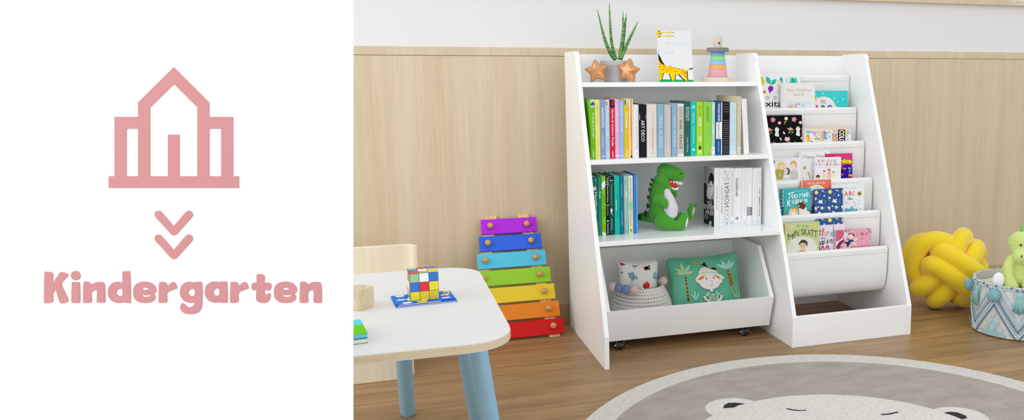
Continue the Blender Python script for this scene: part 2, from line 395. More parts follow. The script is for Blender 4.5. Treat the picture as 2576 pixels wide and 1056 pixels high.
# chair behind the table
ch = thing('kids_chair', 'pale plywood kids chair with curved back behind the play table', 'chair', (-.72, -.25, 0))
PLY = wood('chair_birch', (222, 207, 180), (238, 227, 206), (12, 12, .6), .5)
def shell(pts, z0, z1, t, top=None):
    """bent board following pts in plan, thickness t, rounded upper edge"""
    n = len(pts); inn = []
    for i, p in enumerate(pts):
        a = V(pts[max(0, i-1)]); b = V(pts[min(n-1, i+1)]); d = (b-a).normalized(); inn.append((p[0]-d.y*t, p[1]+d.x*t))
    mb = MB(); vs = []
    for i in range(n):
        zt = top(i/(n-1)) if top else z1
        vs += [(*pts[i], z0), (*pts[i], zt), (*inn[i], zt), (*inn[i], z0)]
    fs = []
    for i in range(n-1):
        for k in range(4): fs.append((i*4+k, i*4+(k+1) % 4, (i+1)*4+(k+1) % 4, (i+1)*4+k))
    fs += [(0, 1, 2, 3), tuple((n-1)*4+k for k in (3, 2, 1, 0))]
    return mb.add(vs, fs, PLY)
def arc(cx, cy, r, a0, a1, n=8): return [(cx+r*cos(R(a0+(a1-a0)*k/n)), cy+r*sin(R(a0+(a1-a0)*k/n))) for k in range(n+1)]
plan = arc(-.588, -.163, .042, -10, 90) + arc(-.862, -.163, .042, 90, 190)
shell(plan, .19, .379, .014, None).build('backrest', ch, smooth=50, bev=.004, seg=3)
fr = arc(-.62, -.356, .04, 0, -90, 6) + arc(-.83, -.356, .04, -90, -180, 6)
fr = [(-.58, -.22), (-.58, -.28)] + fr + [(-.87, -.28), (-.87, -.22)]
shell(fr, 0, .19, -.012).build('base_board', ch, smooth=50, bev=.002)
MB().prism(rrect(-.868, -.582, -.392, -.125, .04, 6), .19, .204, 2, PLY).build('seat', ch, bev=.003)
MB().prism([(-.15, 0), (-.165, .19), (-.30, .19), (-.30, .172), (-.18, .172), (-.165, 0)], -.60, -.588, 0, PLY).build('rear_leg', ch, bev=.002)
MB().prism([(-.15, 0), (-.165, .19), (-.30, .19), (-.30, .172), (-.18, .172), (-.165, 0)], -.862, -.85, 0, PLY).build('rear_leg', ch, bev=.002)

# ================================================================ things on the table
def quad_T(tl, tr, bl, br):
    def T(x, y):
        v = .5
        for _ in range(6):
            xl = tl[0]+(bl[0]-tl[0])*v; xr = tr[0]+(br[0]-tr[0])*v; u = (x-xl)/(xr-xl)
            yt = tl[1]+(tr[1]-tl[1])*u; yb = bl[1]+(br[1]-bl[1])*u; v = (y-yt)/(yb-yt)
        return (u, v)
    return T
# blue booklet under the puzzle cube
zb = TZ+.0035
q = [on(983, 744.5, 2, zb), on(1131, 730.5, 2, zb), on(997, 771, 2, zb), on(1150, 755, 2, zb)]      # back-left, back-right, front-left, front-right
def booklet(name, q, z0, z1, cov, label, group, artf=None, page=(245, 245, 245)):
    m = MB(); c = mat(cov, .4)
    lo = [V((p.x, p.y, z0)) for p in q]; hi = [V((p.x, p.y, z1)) for p in q]; t = min(.0007, (z1-z0)*.25)
    def slab(a, b, s_, mt):
        cen = sum((V((p.x, p.y, 0)) for p in q), V())/4
        pts = [cen+(V((p.x, p.y, 0))-cen)*s_ for p in (q[0], q[1], q[3], q[2])]
        m.prism([(p.x, p.y) for p in pts], a, b, 2, mt)
    slab(z0, z0+t, 1, c); slab(z1-t, z1, 1, c)
    if artf:
        def S(u, v, l):
            p = (q[0]*(1-u)+q[1]*u)*(1-v)+(q[2]*(1-u)+q[3]*u)*v; return V((p.x, p.y, z1+l))
        artf(m, S)
    o = m.build(name, loc=(q[0]+q[3])/2*1.0); m2 = MB(); m = m2; slab(z0+t, z1-t, .975, mat(page, .7)); m2.build('pages', o)
    return tag(o, label, 'booklet', group)
def art_blue(m, S):
    a = Art(m, quad_T((180, 690), (1390, 572), (285, 935), (1545, 795)), S, clip=(0, 0, 1, 1))
    a.poly([(180, 690), (1390, 572), (1545, 795), (285, 935)], (30, 124, 232))
    a.poly([(260, 880), (1530, 740), (1545, 795), (285, 935)], (20, 84, 196))
    for x, y, rx, ry in ((365, 695, 95, 26), (390, 782, 105, 16), (505, 852, 105, 20), (1310, 735, 100, 16), (560, 770, 60, 40), (1290, 675, 90, 24), (860, 790, 60, 10)):
        a.ell(x, y, rx, (244, 246, 248), ry, -6)
    a.ell(365, 690, 60, (236, 214, 206), 16); a.poly([(250, 700), (310, 728), (290, 735)], (20, 24, 40))
    a.poly([(1250, 590), (1370, 580), (1410, 640), (1260, 640)], (244, 214, 40)); a.ell(1310, 625, 45, (30, 150, 170), 14)
    a.line([(1190, 590), (1250, 590)], 14, (210, 40, 60)); a.ell(1285, 680, 70, (232, 190, 190), 18); a.ell(1300, 697, 60, (190, 40, 90), 7)
    a.poly([(690, 820), (935, 790), (900, 835), (800, 850), (720, 845)], (246, 214, 20))
    a.line([(780, 845), (905, 800)], 8, (222, 176, 30)); a.line([(340, 912), (800, 862), (1200, 815)], 12, (240, 244, 248)); a.line([(930, 862), (1130, 842)], 12, (230, 150, 50))
booklet('picture_booklet', q, TZ, zb, (30, 104, 206), 'thin blue picture booklet lying under the colour puzzle cube', None, art_blue)
# puzzle cube
cb = [on(1033, 757.5, 2, zb), on(1105, 750.5, 2, zb)]; e1 = (cb[1]-cb[0]); L_ = e1.length; ex = e1.normalized(); ey = V((-ex.y, ex.x, 0))
Mc = Matrix(((ex.x, ey.x, 0, cb[0].x), (ex.y, ey.y, 0, cb[0].y), (0, 0, 1, zb), (0, 0, 0, 1)))
m = MB(Mc); B_ = mat((70, 62, 40), .45); s3 = L_/3; g = .0005; Y_ = (246, 232, 48); Y2 = (236, 208, 48); BL = (44, 116, 214); RD = (232, 40, 44); GR = (156, 212, 152); WW = (250, 250, 250)
m.box(0, L_, 0, L_, 0, L_, B_)
front = [[GR, WW, BL], [BL, RD, Y_], [Y_, Y2, Y2]]; top = [[(150, 200, 140), (226, 20, 16), (34, 92, 206)], [(34, 92, 206), WW, (240, 206, 10)], [(226, 20, 16), (140, 196, 140), (240, 206, 10)]]
left = [[Y_, BL, RD], [Y_, WW, Y2], [(200, 60, 160), Y_, BL]]
for i in range(3):
    for j in range(3):
        def st(col, vs): m.add(vs, [(0, 1, 2, 3)], mat(col, .3))
        a, b = j*s3+g, (j+1)*s3-g; z1 = L_-i*s3-g; z0 = L_-(i+1)*s3+g
        st(front[i][j], [(a, -.0003, z0), (b, -.0003, z0), (b, -.0003, z1), (a, -.0003, z1)])
        st(left[i][j], [(-.0003, L_-b, z0), (-.0003, L_-a, z0), (-.0003, L_-a, z1), (-.0003, L_-b, z1)])
        st(left[j][i], [(L_+.0003, a, z0), (L_+.0003, b, z0), (L_+.0003, b, z1), (L_+.0003, a, z1)])
        y1 = L_-i*s3-g; y0 = L_-(i+1)*s3+g
        st(top[i][j], [(a, y0, L_+.0003), (b, y0, L_+.0003), (b, y1, L_+.0003), (a, y1, L_+.0003)])
tag(m.build('puzzle_cube', loc=cb[0]), 'colourful three by three puzzle cube on the white table', 'toy cube')
# wooden block
b0 = on(905, 783, 2, TZ); d = (on(943, 770.5, 2, TZ)-b0); d.z = 0; w_ = d.length; d.normalize()
Mb = Matrix(((d.x, -d.y, 0, b0.x), (d.y, d.x, 0, b0.y), (0, 0, 1, TZ), (0, 0, 0, 1)))
o = MB(Mb).box(0, w_, 0, w_, 0, .047, wood('block_pine', (206, 184, 148), (226, 208, 176), (60, 8, 8), .5)).build('wooden_block', loc=b0, bev=.0012, seg=3)
tag(o, 'plain pale wooden cube block on the table at the sign edge', 'toy block')
# green and blue booklets at the near left of the table
def bq(z, dx=0, dy=0, x0=-.80):
    a = on(907, 803, 2, z); b = on(925, 838, 2, z); s = (b-a)
    return [V((x0, a.y-.014+dy, z)), V((a.x+dx, a.y+dy, z)), V((x0+s.x, b.y-.014+dy, z)), V((b.x+dx, b.y+dy, z))]
def art_green(m, S):
    a = Art(m, lambda x, y: (x, y), S, clip=(0, 0, 1, 1))
    a.rect(0, 0, 1, .36, (84, 214, 232)); a.rect(0, .36, 1, 1, (106, 206, 10))
    a.ell(.28, .5, .12, (250, 250, 250), .1); a.ell(.5, .62, .16, (250, 250, 250), .05); a.line([(.3, .72), (.75, .7)], .04, (250, 250, 250)); a.line([(.62, .45), (.8, .5)], .03, (250, 250, 250))
booklet('green_booklet', bq(TZ+.0185), TZ+.010, TZ+.0185, (60, 190, 210), 'green and cyan booklet topmost of the pair near the table corner', 'booklets stacked near the sign', art_green, (120, 205, 215))
def art_under(m, S): pass
booklet('blue_booklet', bq(TZ+.0185, -.001, -.003), TZ, TZ+.0098, (36, 92, 214), 'blue booklet beneath the green and cyan one', 'booklets stacked near the sign', None, (232, 236, 200))

# ================================================================ toy xylophone leaning on the panelling
PHI = math.atan2(.235, .42)
FN = V((0, cos(PHI), -sin(PHI)))                   # into the wall
def XL(x, s, d): return V((x, -.125+s*sin(PHI), s*cos(PHI))) + FN*d
xy_ = thing('toy_xylophone', 'toy xylophone with seven rainbow bars leaning against the wood panelling', 'xylophone', (-.2, -.06, 0))
RAIL = wood('xylophone_rail', (214, 170, 112), (240, 208, 158), (60, 14, 3), .45); PEG = wood('peg_wood', (190, 132, 78), (222, 172, 116), (60, 60, 200), .3)
def slab(mb, x0, x1, X0, X1, s0, s1, d0, d1, mt):
    vs = [XL(x0, s0, d0), XL(x1, s0, d0), XL(X0, s1, d0), XL(X1, s1, d0), XL(x0, s0, d1), XL(x1, s0, d1), XL(X0, s1, d1), XL(X1, s1, d1)]
    return mb.add(vs, [(0,1,3,2), (4,6,7,5), (0,4,5,1), (2,3,7,6), (0,2,6,4), (1,5,7,3)], mt)
bars = [((176, 40, 220), 'purple'), ((48, 100, 222), 'blue'), ((84, 192, 222), 'light blue'), ((146, 200, 48), 'green'), ((228, 198, 44), 'yellow'), ((226, 128, 26), 'orange'), ((204, 8, 4), 'red')]
slab(MB(), -.392, -.352, -.284, -.244, 0, .486, .012, .030, RAIL).build('rail', xy_, bev=.0012)
slab(MB(), -.100, -.060, -.166, -.126, 0, .486, .012, .030, RAIL).build('rail', xy_, bev=.0012)
for i, (c, nm) in enumerate(bars):
    s1 = .469-i*.0662; s0 = s1-.0575
    xr = (-.1, -.0905, -.081, -.0715, -.063, -.0535, -.045)[i]; xl = -.306-(-.1+.306)*0 - i*.0125
    b = slab(MB(), xl-.0008, xr-.001, xl, xr, s0, s1, .002, .012, mat(c, .45, spec=.2)).build('bar', xy_, bev=.0008); b['label'] = nm+' bar'
    sm = (s0+s1)/2; fr = (sm/.486)
    for xp in (-.372+(.108)*fr, -.082-.066*fr+.002):
        p = MB(); p.tube([XL(xp, sm, 0.002), XL(xp, sm, -.004)], .0055, PEG, 12); p.ball(XL(xp, sm, -.009), .0115, PEG, 18)
        p.build('peg', b, smooth=40)

# ================================================================ round bear rug
RC = V((.463, -1.362, 0)); RR = .760
def onr(x, y): p = on(x, y, 2, .012); return (p.x, p.y)
CREAM = mat((234, 229, 220), .95, 'cream_pile', sheen=.2, bump=(150, 1, .006, (1, 1.7, 1)), var=((214, 208, 199), 130, (1, 1, 1), .35, .7))
GREYP = mat((182, 172, 160), .95, 'grey_pile', sheen=.15, bump=(150, 1, .006, (1, 1.7, 1)), var=((160, 150, 139), 11, (1, 2.2, 1), .3, .75))
BLACKP = mat((36, 34, 34), .9, 'black_pile')
m = MB(); N_ = 96
m.lathe([(.0001, .0005), (RR-.004, .0005), (RR, .004), (RR-.001, .009), (RR-.006, .0115), (.0001, .012)], CREAM, RC, N_)
S_r = lambda u, v, l: V((u, v, .012+l))
a = Art(m, lambda x, y: (x, y), S_r, base=.0003, step=.0002)
a.poly([(RC.x+(.677+.0015*noise.noise(V((k*.9, 3, 0))))*cos(2*pi*k/240), RC.y+(.677+.0015*noise.noise(V((k*.9, 3, 0))))*sin(2*pi*k/240)) for k in range(240)], GREYP)
# bear face, built in floor coordinates round an axis through the two ears
hc = V((.40, -1.36)); ax = V((.857-.238, -1.195+.891)).normalized(); ay = V((-ax.y, ax.x))     # ax along ears, ay towards the top of the head
def BF(p, q): r = hc+ax*p+ay*q; return (r.x, r.y)
def sup(a, b, n=90): return [BF(.01+a*cos(t), b*sin(t)) for t in [2*pi*k/n for k in range(n)]]
hc = V((.40, -1.36)); ax = V((.619, -.304)).normalized(); ay = V((-ax.y, ax.x))
def ear(p0, q0, r): return [BF(p0+r*cos(t), q0+r*.95*sin(t)) for t in [2*pi*k/36 for k in range(36)]]
a.poly(ear(-.292, .262, .083), CREAM); a.poly(ear(.322, .262, .082), CREAM); a.poly(sup(.416, .40), CREAM)
def blk(l): a.poly([BF(*p) for p in l], BLACKP)
blk([(-.324, .260), (-.322, .282), (-.312, .300), (-.292, .304), (-.262, .300), (-.280, .286), (-.294, .266), (-.309, .262)])
blk([(.288, .292), (.306, .302), (.327, .299), (.345, .277), (.345, .260), (.329, .250), (.312, .272)])
blk([(-.145, .279), (-.129, .270), (-.109, .266), (-.090, .272), (-.092, .266), (-.110, .260), (-.131, .263), (-.146, .272)])
blk([(.113, .263), (.135, .269), (.160, .286), (.165, .281), (.138, .262), (.115, .255)])
blk([(-.035, .12), (.01, .135), (.055, .12), (.03, .085), (.01, .078), (-.01, .085)])
tag(m.build('round_rug', loc=(RC.x, RC.y, 0), smooth=30), 'round grey and cream rug with a sleeping bear face on the wooden floor', 'rug')

# ================================================================ big white banner graphic, built as a leaning board, with pink pictogram and lettering
SD = 1.42; SB = CAM + FW*SD                         # added board carrying the flat banner, not part of the room, square to the viewer
def sg(x, y, d=0.0): return SB + RT*((x-CX)*SD/F) - UP*((y-CY)*SD/F) + FW*d
yb_ = CY + (SB.z)/(UP.z*SD/F)                       # where the board meets the floor
bot = yb_ - .5; topy = -36; lx = -60
sign = thing('banner_board', 'white banner graphic built as an added leaning board, pink school pictogram above the word Kindergarten', 'sign', sg(300, bot))
SIGNW = mat((252, 252, 252), .9, 'matt_sign_white', spec=.1)
m = MB(); ch_ = 22                                  # the back is cut away at a steep mitre
fr_ = [sg(lx, topy), sg(889, topy), sg(889, bot), sg(lx, bot)]
bk_ = [sg(lx+ch_, topy+ch_, .012), sg(889-ch_, topy+ch_, .012), sg(889-ch_, bot-6, .012), sg(lx+ch_, bot-6, .012)]
m.add(fr_+bk_, [(3, 2, 1, 0), (4, 5, 6, 7), (0, 1, 5, 4), (1, 2, 6, 5), (2, 3, 7, 6), (3, 0, 4, 7)], SIGNW)
m.build('panel', sign)
pr = MB(); A_ = sg(500, 500, .013); f0 = V((A_.x+.02, A_.y+.26, .0)); d = RT
for px_ in (120, 700):
    b0_ = sg(px_, bot, .013); MB(FRM(V((b0_.x, b0_.y, 0)))).prism([(-.03, 0), (.045, 0), (.045, .006), (.008, .05), (.002, .05), (-.010, .006), (-.03, .006)], -.012, .012, 0, WHITE).build('foot', sign)
PINK = mat((204, 142, 144), .75, 'rose_vinyl', spec=.2)
def cut(name, loops, smooth_=True, parent=sign, T=None):
    """vinyl letter cut 1.5 mm thick: first loop outside, the others are holes"""
    def cat_(l):
        if not smooth_: return l
        out = []; n = len(l)
        for i in range(n):
            p0, p1, p2, p3 = (V(l[(i+k) % n]) for k in (-1, 0, 1, 2))
            for j in range(5):
                t = j/5; q = .5*((2*p1)+(-p0+p2)*t+(2*p0-5*p1+4*p2-p3)*t*t+(-p0+3*p1-3*p2+p3)*t**3); out.append((q.x, q.y))
        return out
    ls = [[T(*p) for p in cat_(l)] for l in loops]
    tri = tessellate_polygon([[V((x, y, 0)) for x, y in l] for l in ls])
    flat = [p for l in ls for p in l]; n = len(flat); mb = MB()
    vs = [sg(x, y, -.0015) for x, y in flat] + [sg(x, y, -.0001) for x, y in flat]
    fs = [tuple(t) for t in tri]; k = 0
    for l in ls:
        q = len(l); fs += [(k+i, k+(i+1) % q, n+k+(i+1) % q, n+k+i) for i in range(q)]; k += q
    mb.add(vs, fs, PINK); o = mb.build(name, parent); return o
TI = lambda x, y: (240+x/1.955, 140+y/1.955)
cut('school_pictogram', [[(67, 592), (96, 592), (96, 301), (212, 301), (212, 230), (387, 57), (561, 230), (561, 301), (678, 301), (678, 592), (707, 592), (707, 650), (67, 650)],
    [(154, 359), (212, 359), (212, 592), (154, 592)], [(561, 359), (620, 359), (620, 592), (561, 592)],
    [(270, 254), (387, 139), (503, 254), (503, 592), (415, 592), (415, 388), (358, 388), (358, 592), (270, 592)]], False, T=TI)
def chev(dy):
    l = []
    for cx_, cy_, a0, a1 in ((461, 781, -140, 45), (387, 863, 40, 140), (312, 781, 135, 320)):
        for k in range(9):
            t = R(a0+(a1-a0)*k/8); l.append((cx_+19.5*cos(t), cy_+dy+19.5*sin(t)))
    l.append((387, 838+dy)); return l
for dy in (0, 117): cut('chevron', [chev(dy)], False, T=TI)
TL_ = lambda dx: (lambda x, y: (80+(x+dx)/3.184, 660+y/3.184))
E_ = [[(907, 152), (960, 162), (990, 190), (999, 215), (995, 236), (978, 250), (990, 265), (988, 292), (960, 315), (910, 323), (860, 315), (825, 285), (815, 240), (825, 190), (860, 160)],
      [(884, 216), (895, 203), (915, 200), (933, 204), (934, 214), (910, 218)], [(880, 260), (920, 261), (962, 258), (940, 271), (912, 275), (890, 270)]]
R_ = [[(1023, 170), (1036, 155), (1070, 156), (1084, 172), (1085, 190), (1120, 160), (1145, 157), (1160, 180), (1166, 200), (1155, 210), (1115, 225), (1086, 245), (1086, 305), (1072, 320), (1033, 321), (1019, 308)]]
N1 = [[(418, 167), (430, 154), (462, 155), (478, 172), (520, 157), (565, 156), (586, 180), (590, 308), (577, 321), (537, 321), (524, 308), (526, 232), (515, 220), (481, 237), (482, 308), (468, 321), (426, 321), (414, 308)]]
for nm, dx, L in (('K', 0, [[(105, 90), (120, 75), (150, 75), (172, 93), (173, 157), (225, 85), (243, 76), (280, 85), (294, 102), (265, 135), (240, 168), (262, 225), (295, 298), (280, 318), (250, 325), (225, 315), (195, 220), (172, 248), (173, 305), (150, 322), (120, 322), (103, 305)]]),
                  ('i', 0, [[(325, 168), (338, 156), (372, 157), (386, 170), (389, 308), (377, 321), (333, 322), (321, 308)]]), ('n', 0, N1),
                  ('d', 0, [[(728, 158), (729, 85), (740, 70), (770, 70), (790, 88), (793, 308), (780, 320), (748, 321), (730, 317), (695, 323), (650, 310), (620, 275), (613, 235), (625, 190), (660, 158), (700, 153)], [(728, 214), (705, 210), (684, 222), (680, 240), (688, 260), (710, 268), (726, 264)]]),
                  ('e', 0, E_), ('r', 0, R_),
                  ('g', 0, [[(1302, 158), (1330, 153), (1355, 156), (1366, 172), (1367, 320), (1355, 375), (1320, 405), (1270, 412), (1220, 402), (1195, 375), (1193, 345), (1208, 326), (1225, 332), (1245, 352), (1270, 357), (1295, 345), (1306, 319), (1270, 323), (1225, 308), (1195, 270), (1190, 235), (1200, 190), (1235, 158), (1270, 153)], [(1306, 216), (1280, 211), (1260, 225), (1256, 242), (1266, 262), (1288, 268), (1306, 258)]]),
                  ('a', 0, [[(1505, 157), (1520, 150), (1550, 153), (1566, 165), (1569, 308), (1558, 320), (1520, 321), (1503, 316), (1470, 321), (1425, 308), (1395, 270), (1389, 235), (1400, 185), (1435, 157), (1475, 151)], [(1503, 212), (1480, 207), (1460, 222), (1456, 240), (1466, 260), (1485, 265), (1503, 258)]]),
                  ('r', 572, R_),
                  ('t', 0, [[(1803, 103), (1815, 92), (1845, 93), (1866, 108), (1867, 159), (1900, 160), (1918, 175), (1919, 200), (1905, 222), (1885, 222), (1866, 218), (1867, 245), (1878, 260), (1893, 250), (1905, 244), (1914, 255), (1910, 285), (1890, 315), (1850, 323), (1810, 310), (1799, 280), (1800, 220), (1780, 222), (1763, 205), (1765, 175), (1780, 160), (1802, 158)]]),
                  ('e', 1126, E_), ('n', 1734, N1)):
    o = cut('letter', L, T=TL_(dx)); 
    if nm == 'i': cut('letter_dot', [[(354+37.5*cos(t), 104+37.5*sin(t)) for t in [2*pi*k/12 for k in range(12)]]], parent=o, T=TL_(0))

# ================================================================ on top of the bookshelf
TOP = .914
# potted plant
pc = V(((.107+.230)/2, -.094, TOP)); k_ = 1/ppm(V((pc.x, pc.y, 1.0)))
plant = thing('potted_plant', 'spiky green snake plant in a grey concrete pot on the bookshelf top', 'plant', pc)
CONC = mat((196, 196, 196), .85, 'concrete', bump=(40, .3, .001, (1, 1, 1)), var=((176, 177, 178), 25, (1, 1, 1), .3, .7))
r0 = 42*k_; r1 = 32*k_
MB().lathe([(r1, 0), (r1+.001, .001), (r0*.93, .056), (r0*.97, .0585), (r0, .060), (r0, .0735), (r0-.001, .0745), (r0-.004, .0745), (r0-.005, .066), (.001, .066)], CONC, pc, 48).build('pot', plant, smooth=35)
MB().lathe([(r0-.005, .0655), (.0001, .069)], mat((70, 60, 50), .95, 'soil', bump=(300, 1, .003, (1, 1, 1))), pc, 32).build('soil', plant)
LEAF = mat((104, 156, 66), .4, 'snake_leaf', var=((44, 100, 42), 1.0, (18, 18, 150), .46, .60), coat=.2)
LEAFB = mat((150, 168, 60), .45)
zz = lambda x, y: (1470+x/4.8, y/4.8)
for pts in ([(375, 720, 34), (320, 650, 34), (275, 555, 30), (240, 450, 25), (205, 320, 18), (175, 190, 11), (153, 105, 1.5)],
            [(385, 720, 28), (355, 630, 30), (330, 520, 27), (318, 400, 24), (310, 260, 20), (304, 120, 11), (301, 25, 1.5)],
            [(425, 720, 30), (440, 620, 32), (460, 480, 30), (468, 350, 22), (467, 220, 13), (465, 125, 1.5)],
            [(445, 715, 26), (462, 560, 26), (478, 420, 26), (490, 300, 22), (500, 230, 14), (510, 155, 1.5)],
            [(440, 720, 28), (480, 620, 30), (525, 515, 27), (575, 410, 22), (618, 320, 14), (650, 252, 1.5)]):
    P_ = []; W2 = []
    j = len(plant.children)
    for i, (x, y, w) in enumerate(pts):
        p = on(*zz(x, y), 1, pc.y + (-.012, .010, .004, .016, -.006)[j-2]*(.3+i*.25)); P_.append(p); W2.append((w/4.8*k_/2*1.5, w/4.8*k_/2*1.4))
    # resample
    Q = []; Wq = []
    for i in range(len(P_)-1):
        for s in range(5):
            t = s/5; p0, p1, p2, p3 = P_[max(0, i-1)], P_[i], P_[i+1], P_[min(len(P_)-1, i+2)]
            Q.append(.5*((2*p1)+(-p0+p2)*t+(2*p0-5*p1+4*p2-p3)*t*t+(-p0+3*p1-3*p2+p3)*t**3)); Wq.append(tuple(a*(1-t)+b*t for a, b in zip(W2[i], W2[i+1])))
    Q.append(P_[-1]); Wq.append(W2[-1])
    mb = MB(); mb.tube(Q, Wq, LEAF, 10); mb.build('leaf', plant, smooth=True)
# golden stars
GOLD = mat((200, 134, 78), .26, 'copper_glaze', coat=.6, metal=.35, var=((218, 156, 98), 14, (1, 1, 1), .35, .7))
def star(c, h, rz, tilt, label):
    """puffed five pointed star standing on two points; c = floor point"""
    Rr = h/1.809; m = MB(); M = Matrix.Translation(c) @ Matrix.Rotation(rz, 4, 'Z') @ Matrix.Rotation(tilt, 4, 'Y') @ Matrix.Translation((0, 0, Rr*.809))
    m.M = M; n = 60; rings = 9
    def rad(t):
        u = ((t-pi/2) % (2*pi/5))/(2*pi/5); u = min(u, 1-u)*2
        a = Rr; b = Rr*.54; x1 = a; th = u*pi/5
        # straight edge between tip (a) and inner corner (b), softened
        px, py = b*cos(pi/5), b*sin(pi/5); r = a*py/(py*cos(th)+(a-px)*sin(th))
        return min(r, Rr*.97)-.05*Rr*math.exp(-(u/.12)**2)+.02*Rr*math.exp(-((1-u)/.2)**2)
    vs = []; fs = []
    for side in (-1, 1):
        base = len(vs)
        for i in range(rings+1):
            q = i/rings
            for k in range(n):
                t = 2*pi*k/n; r = rad(t)*sin(q*pi/2)
                y = side*.0185*(1-q**2.6)**.62*(1 if q < .3 else 1-(q-.3)*.25*(rad(t)/Rr))
                vs.append((r*cos(t), y, r*sin(t)))
        for i in range(rings): fs += [(base+i*n+k, base+(i+1)*n+k, base+(i+1)*n+(k+1) % n, base+i*n+(k+1) % n) for k in range(n)]
    m.add(vs, fs, GOLD); return tag(m.build('star_ornament', loc=c, smooth=True), label, 'star ornament', 'copper stars by the plant pot')
star(V((.086, -.148, TOP)), .0845, -YAW+.12, -.13, 'puffed copper star ornament leaning left of the concrete plant pot')
star(V((.187, -.164, TOP)), .087, -YAW-.35, .14, 'puffed copper star ornament in front of the right side of the pot')
# giraffe picture
gb = [on(1659, 202.5, 1, -.135), on(1745, 200.5, 1, -.135)]; gw = gb[1].x-gb[0].x; gl = V((0, .030, .182)); gh = gl.length; gl.normalize(); gn = V((0, -gl.z, gl.y))
g0 = V((gb[0].x, -.135, TOP+.0012))
m = MB(Matrix(((1, 0, 0, g0.x), (0, -gn.y, gl.y, g0.y), (0, -gn.z, gl.z, g0.z), (0, 0, 0, 1))))
m.box(0, gw, 0, .012, 0, gh, mat((229, 229, 230), .6, spec=.1))
a = Art(m, quad_T((70, 128), (612, 128), (118, 942), (656, 930)), lambda u, v, l: V((u*gw, -l, gh*(1-v))), clip=(0, 0, 1, 1))
YG = (250, 206, 10); OR_ = (214, 120, 20); KB = (16, 14, 14)
a.rect(60, 905, 670, 950, (14, 180, 90))
a.poly([(70, 128), (110, 128), (118, 150), (135, 175), (125, 200), (118, 238), (75, 248), (60, 200)], YG); a.ell(112, 140, 12, KB, 9); a.ell(112, 228, 12, KB, 9); a.poly([(120, 165), (148, 184), (124, 196)], KB); a.line([(72, 184), (118, 184)], 5, KB)
for y in (157, 215): a.poly([(118, y-6), (200, y-2), (270, y-14), (335, y-6), (335, y+6), (270, y+12), (200, y+8), (118, y+6)], (232, 196, 60)); a.ell(334, y, 9, (60, 40, 20), 5)
a.poly([(240, 322), (330, 306), (400, 298), (520, 306), (640, 306), (640, 342), (540, 344), (470, 350), (400, 342), (300, 332)], (214, 230, 238)); a.ell(246, 323, 9, (120, 140, 150), 5)
a.poly([(90, 462), (150, 455), (220, 470), (320, 476), (300, 486), (200, 496), (120, 500), (90, 495)], (214, 230, 238)); a.ell(316, 478, 9, (120, 140, 150), 5)
a.poly([(76, 250), (92, 520), (130, 640), (205, 680), (240, 690), (480, 735), (550, 765), (572, 920), (500, 920), (500, 850), (420, 822), (400, 822), (365, 822), (352, 920), (305, 920), (275, 822), (180, 805), (150, 920), (112, 920), (100, 700), (72, 400)], YG)
a.poly([(82, 400), (96, 500), (125, 545), (160, 625), (205, 682), (170, 670), (130, 640), (105, 600)], KB)
a.poly([(400, 820), (430, 825), (520, 918), (505, 922)], KB)
for p in ([(182, 808), (150, 918)], [(268, 822), (306, 918)], [(372, 822), (360, 918)]): a.line(p, 11, KB)
a.poly([(540, 760), (556, 770), (568, 920), (556, 920)], KB); a.line([(510, 745), (580, 745), (610, 728)], 12, YG); a.poly([(575, 738), (600, 722), (645, 716), (645, 730), (600, 740)], KB)
for x, y, w in ((130, 665, 36), (185, 695, 30), (130, 710, 25), (195, 728, 36), (285, 700, 30), (350, 722, 34), (420, 735, 30), (165, 752, 30), (265, 745, 28), (230, 770, 30), (370, 772, 36), (300, 735, 22), (120, 755, 16), (500, 785, 50), (520, 806, 30), (480, 758, 30), (500, 830, 30), (525, 858, 22), (140, 820, 20), (130, 845, 18)): a.poly([(x-w, y), (x, y-7), (x+w, y), (x, y+7)], OR_)
tag(m.build('canvas_picture', loc=g0), 'small canvas picture of a striped giraffe between the plant and the stacking rings', 'picture')
# stacking toy
sc_ = V((.552, -.105, TOP)); k2 = 1/(6.213*ppm(V((.552, -.105, 1.0))))
st_ = thing('stacking_toy', 'wooden lighthouse stacking toy with pastel rings on the bookshelf top', 'toy', sc_)
BEECH = wood('beech_turned', (212, 194, 178), (230, 216, 202), (30, 30, 8), .5)
zc = lambda y: (948-y)*k2
def ring(name, y0, y1, ra, rb, mt, n=48):
    z0, z1 = zc(y1), zc(y0); b = .0008
    return MB().lathe([(.008, z0), (rb*k2-b, z0), (rb*k2, z0+b), (ra*k2, z1-b), (ra*k2-b, z1), (.008, z1)], mt, sc_, n).build(name, st_, smooth=40)
ring('base', 880, 948, 246, 248, BEECH)
for y0, y1, ra, rb, c in ((818, 879, 148, 158, (222, 158, 172)), (753, 817, 140, 147, (232, 162, 172)), (688, 752, 132, 139, (240, 172, 88)), (620, 687, 123, 131, (142, 194, 238)), (553, 619, 115, 122, (148, 222, 132)), (490, 552, 107, 114, (120, 180, 236))):
    ring('ring', y0, y1, ra, rb, mat(c, .5))
ring('cap_ring', 425, 489, 172, 172, mat((126, 126, 124), .5))
tp = MB(); r_ = 71*k2; zt_ = zc(425)
prf = [(r_, zt_), (r_, zc(300))] + [(r_*cos(pi/2*k/8), zc(300)+r_*sin(pi/2*k/8)) for k in range(1, 8)] + [(.0001, zc(300)+r_)]
tp.lathe(prf, BEECH, sc_, 32); tpo = tp.build('peg_top', st_, smooth=40)
hd = MB(Matrix.Translation(sc_+RT*(18*k2)-HF*(r_*.99)+V((0, 0, zc(357)))) @ Matrix.Rotation(-YAW, 4, 'Z') @ Matrix.Rotation(pi/2, 4, 'X'))
hd.lathe([(.0001, .0006), (18*k2, .0006), (18*k2, -.004)], mat((96, 72, 56), .8), n=20); hole = hd.build('hole_disc', tpo); hole['label'] = 'dark disc coloured as the shaded inside of a hole';  # solid disc, the shade inside the drilled hole is put into its colour
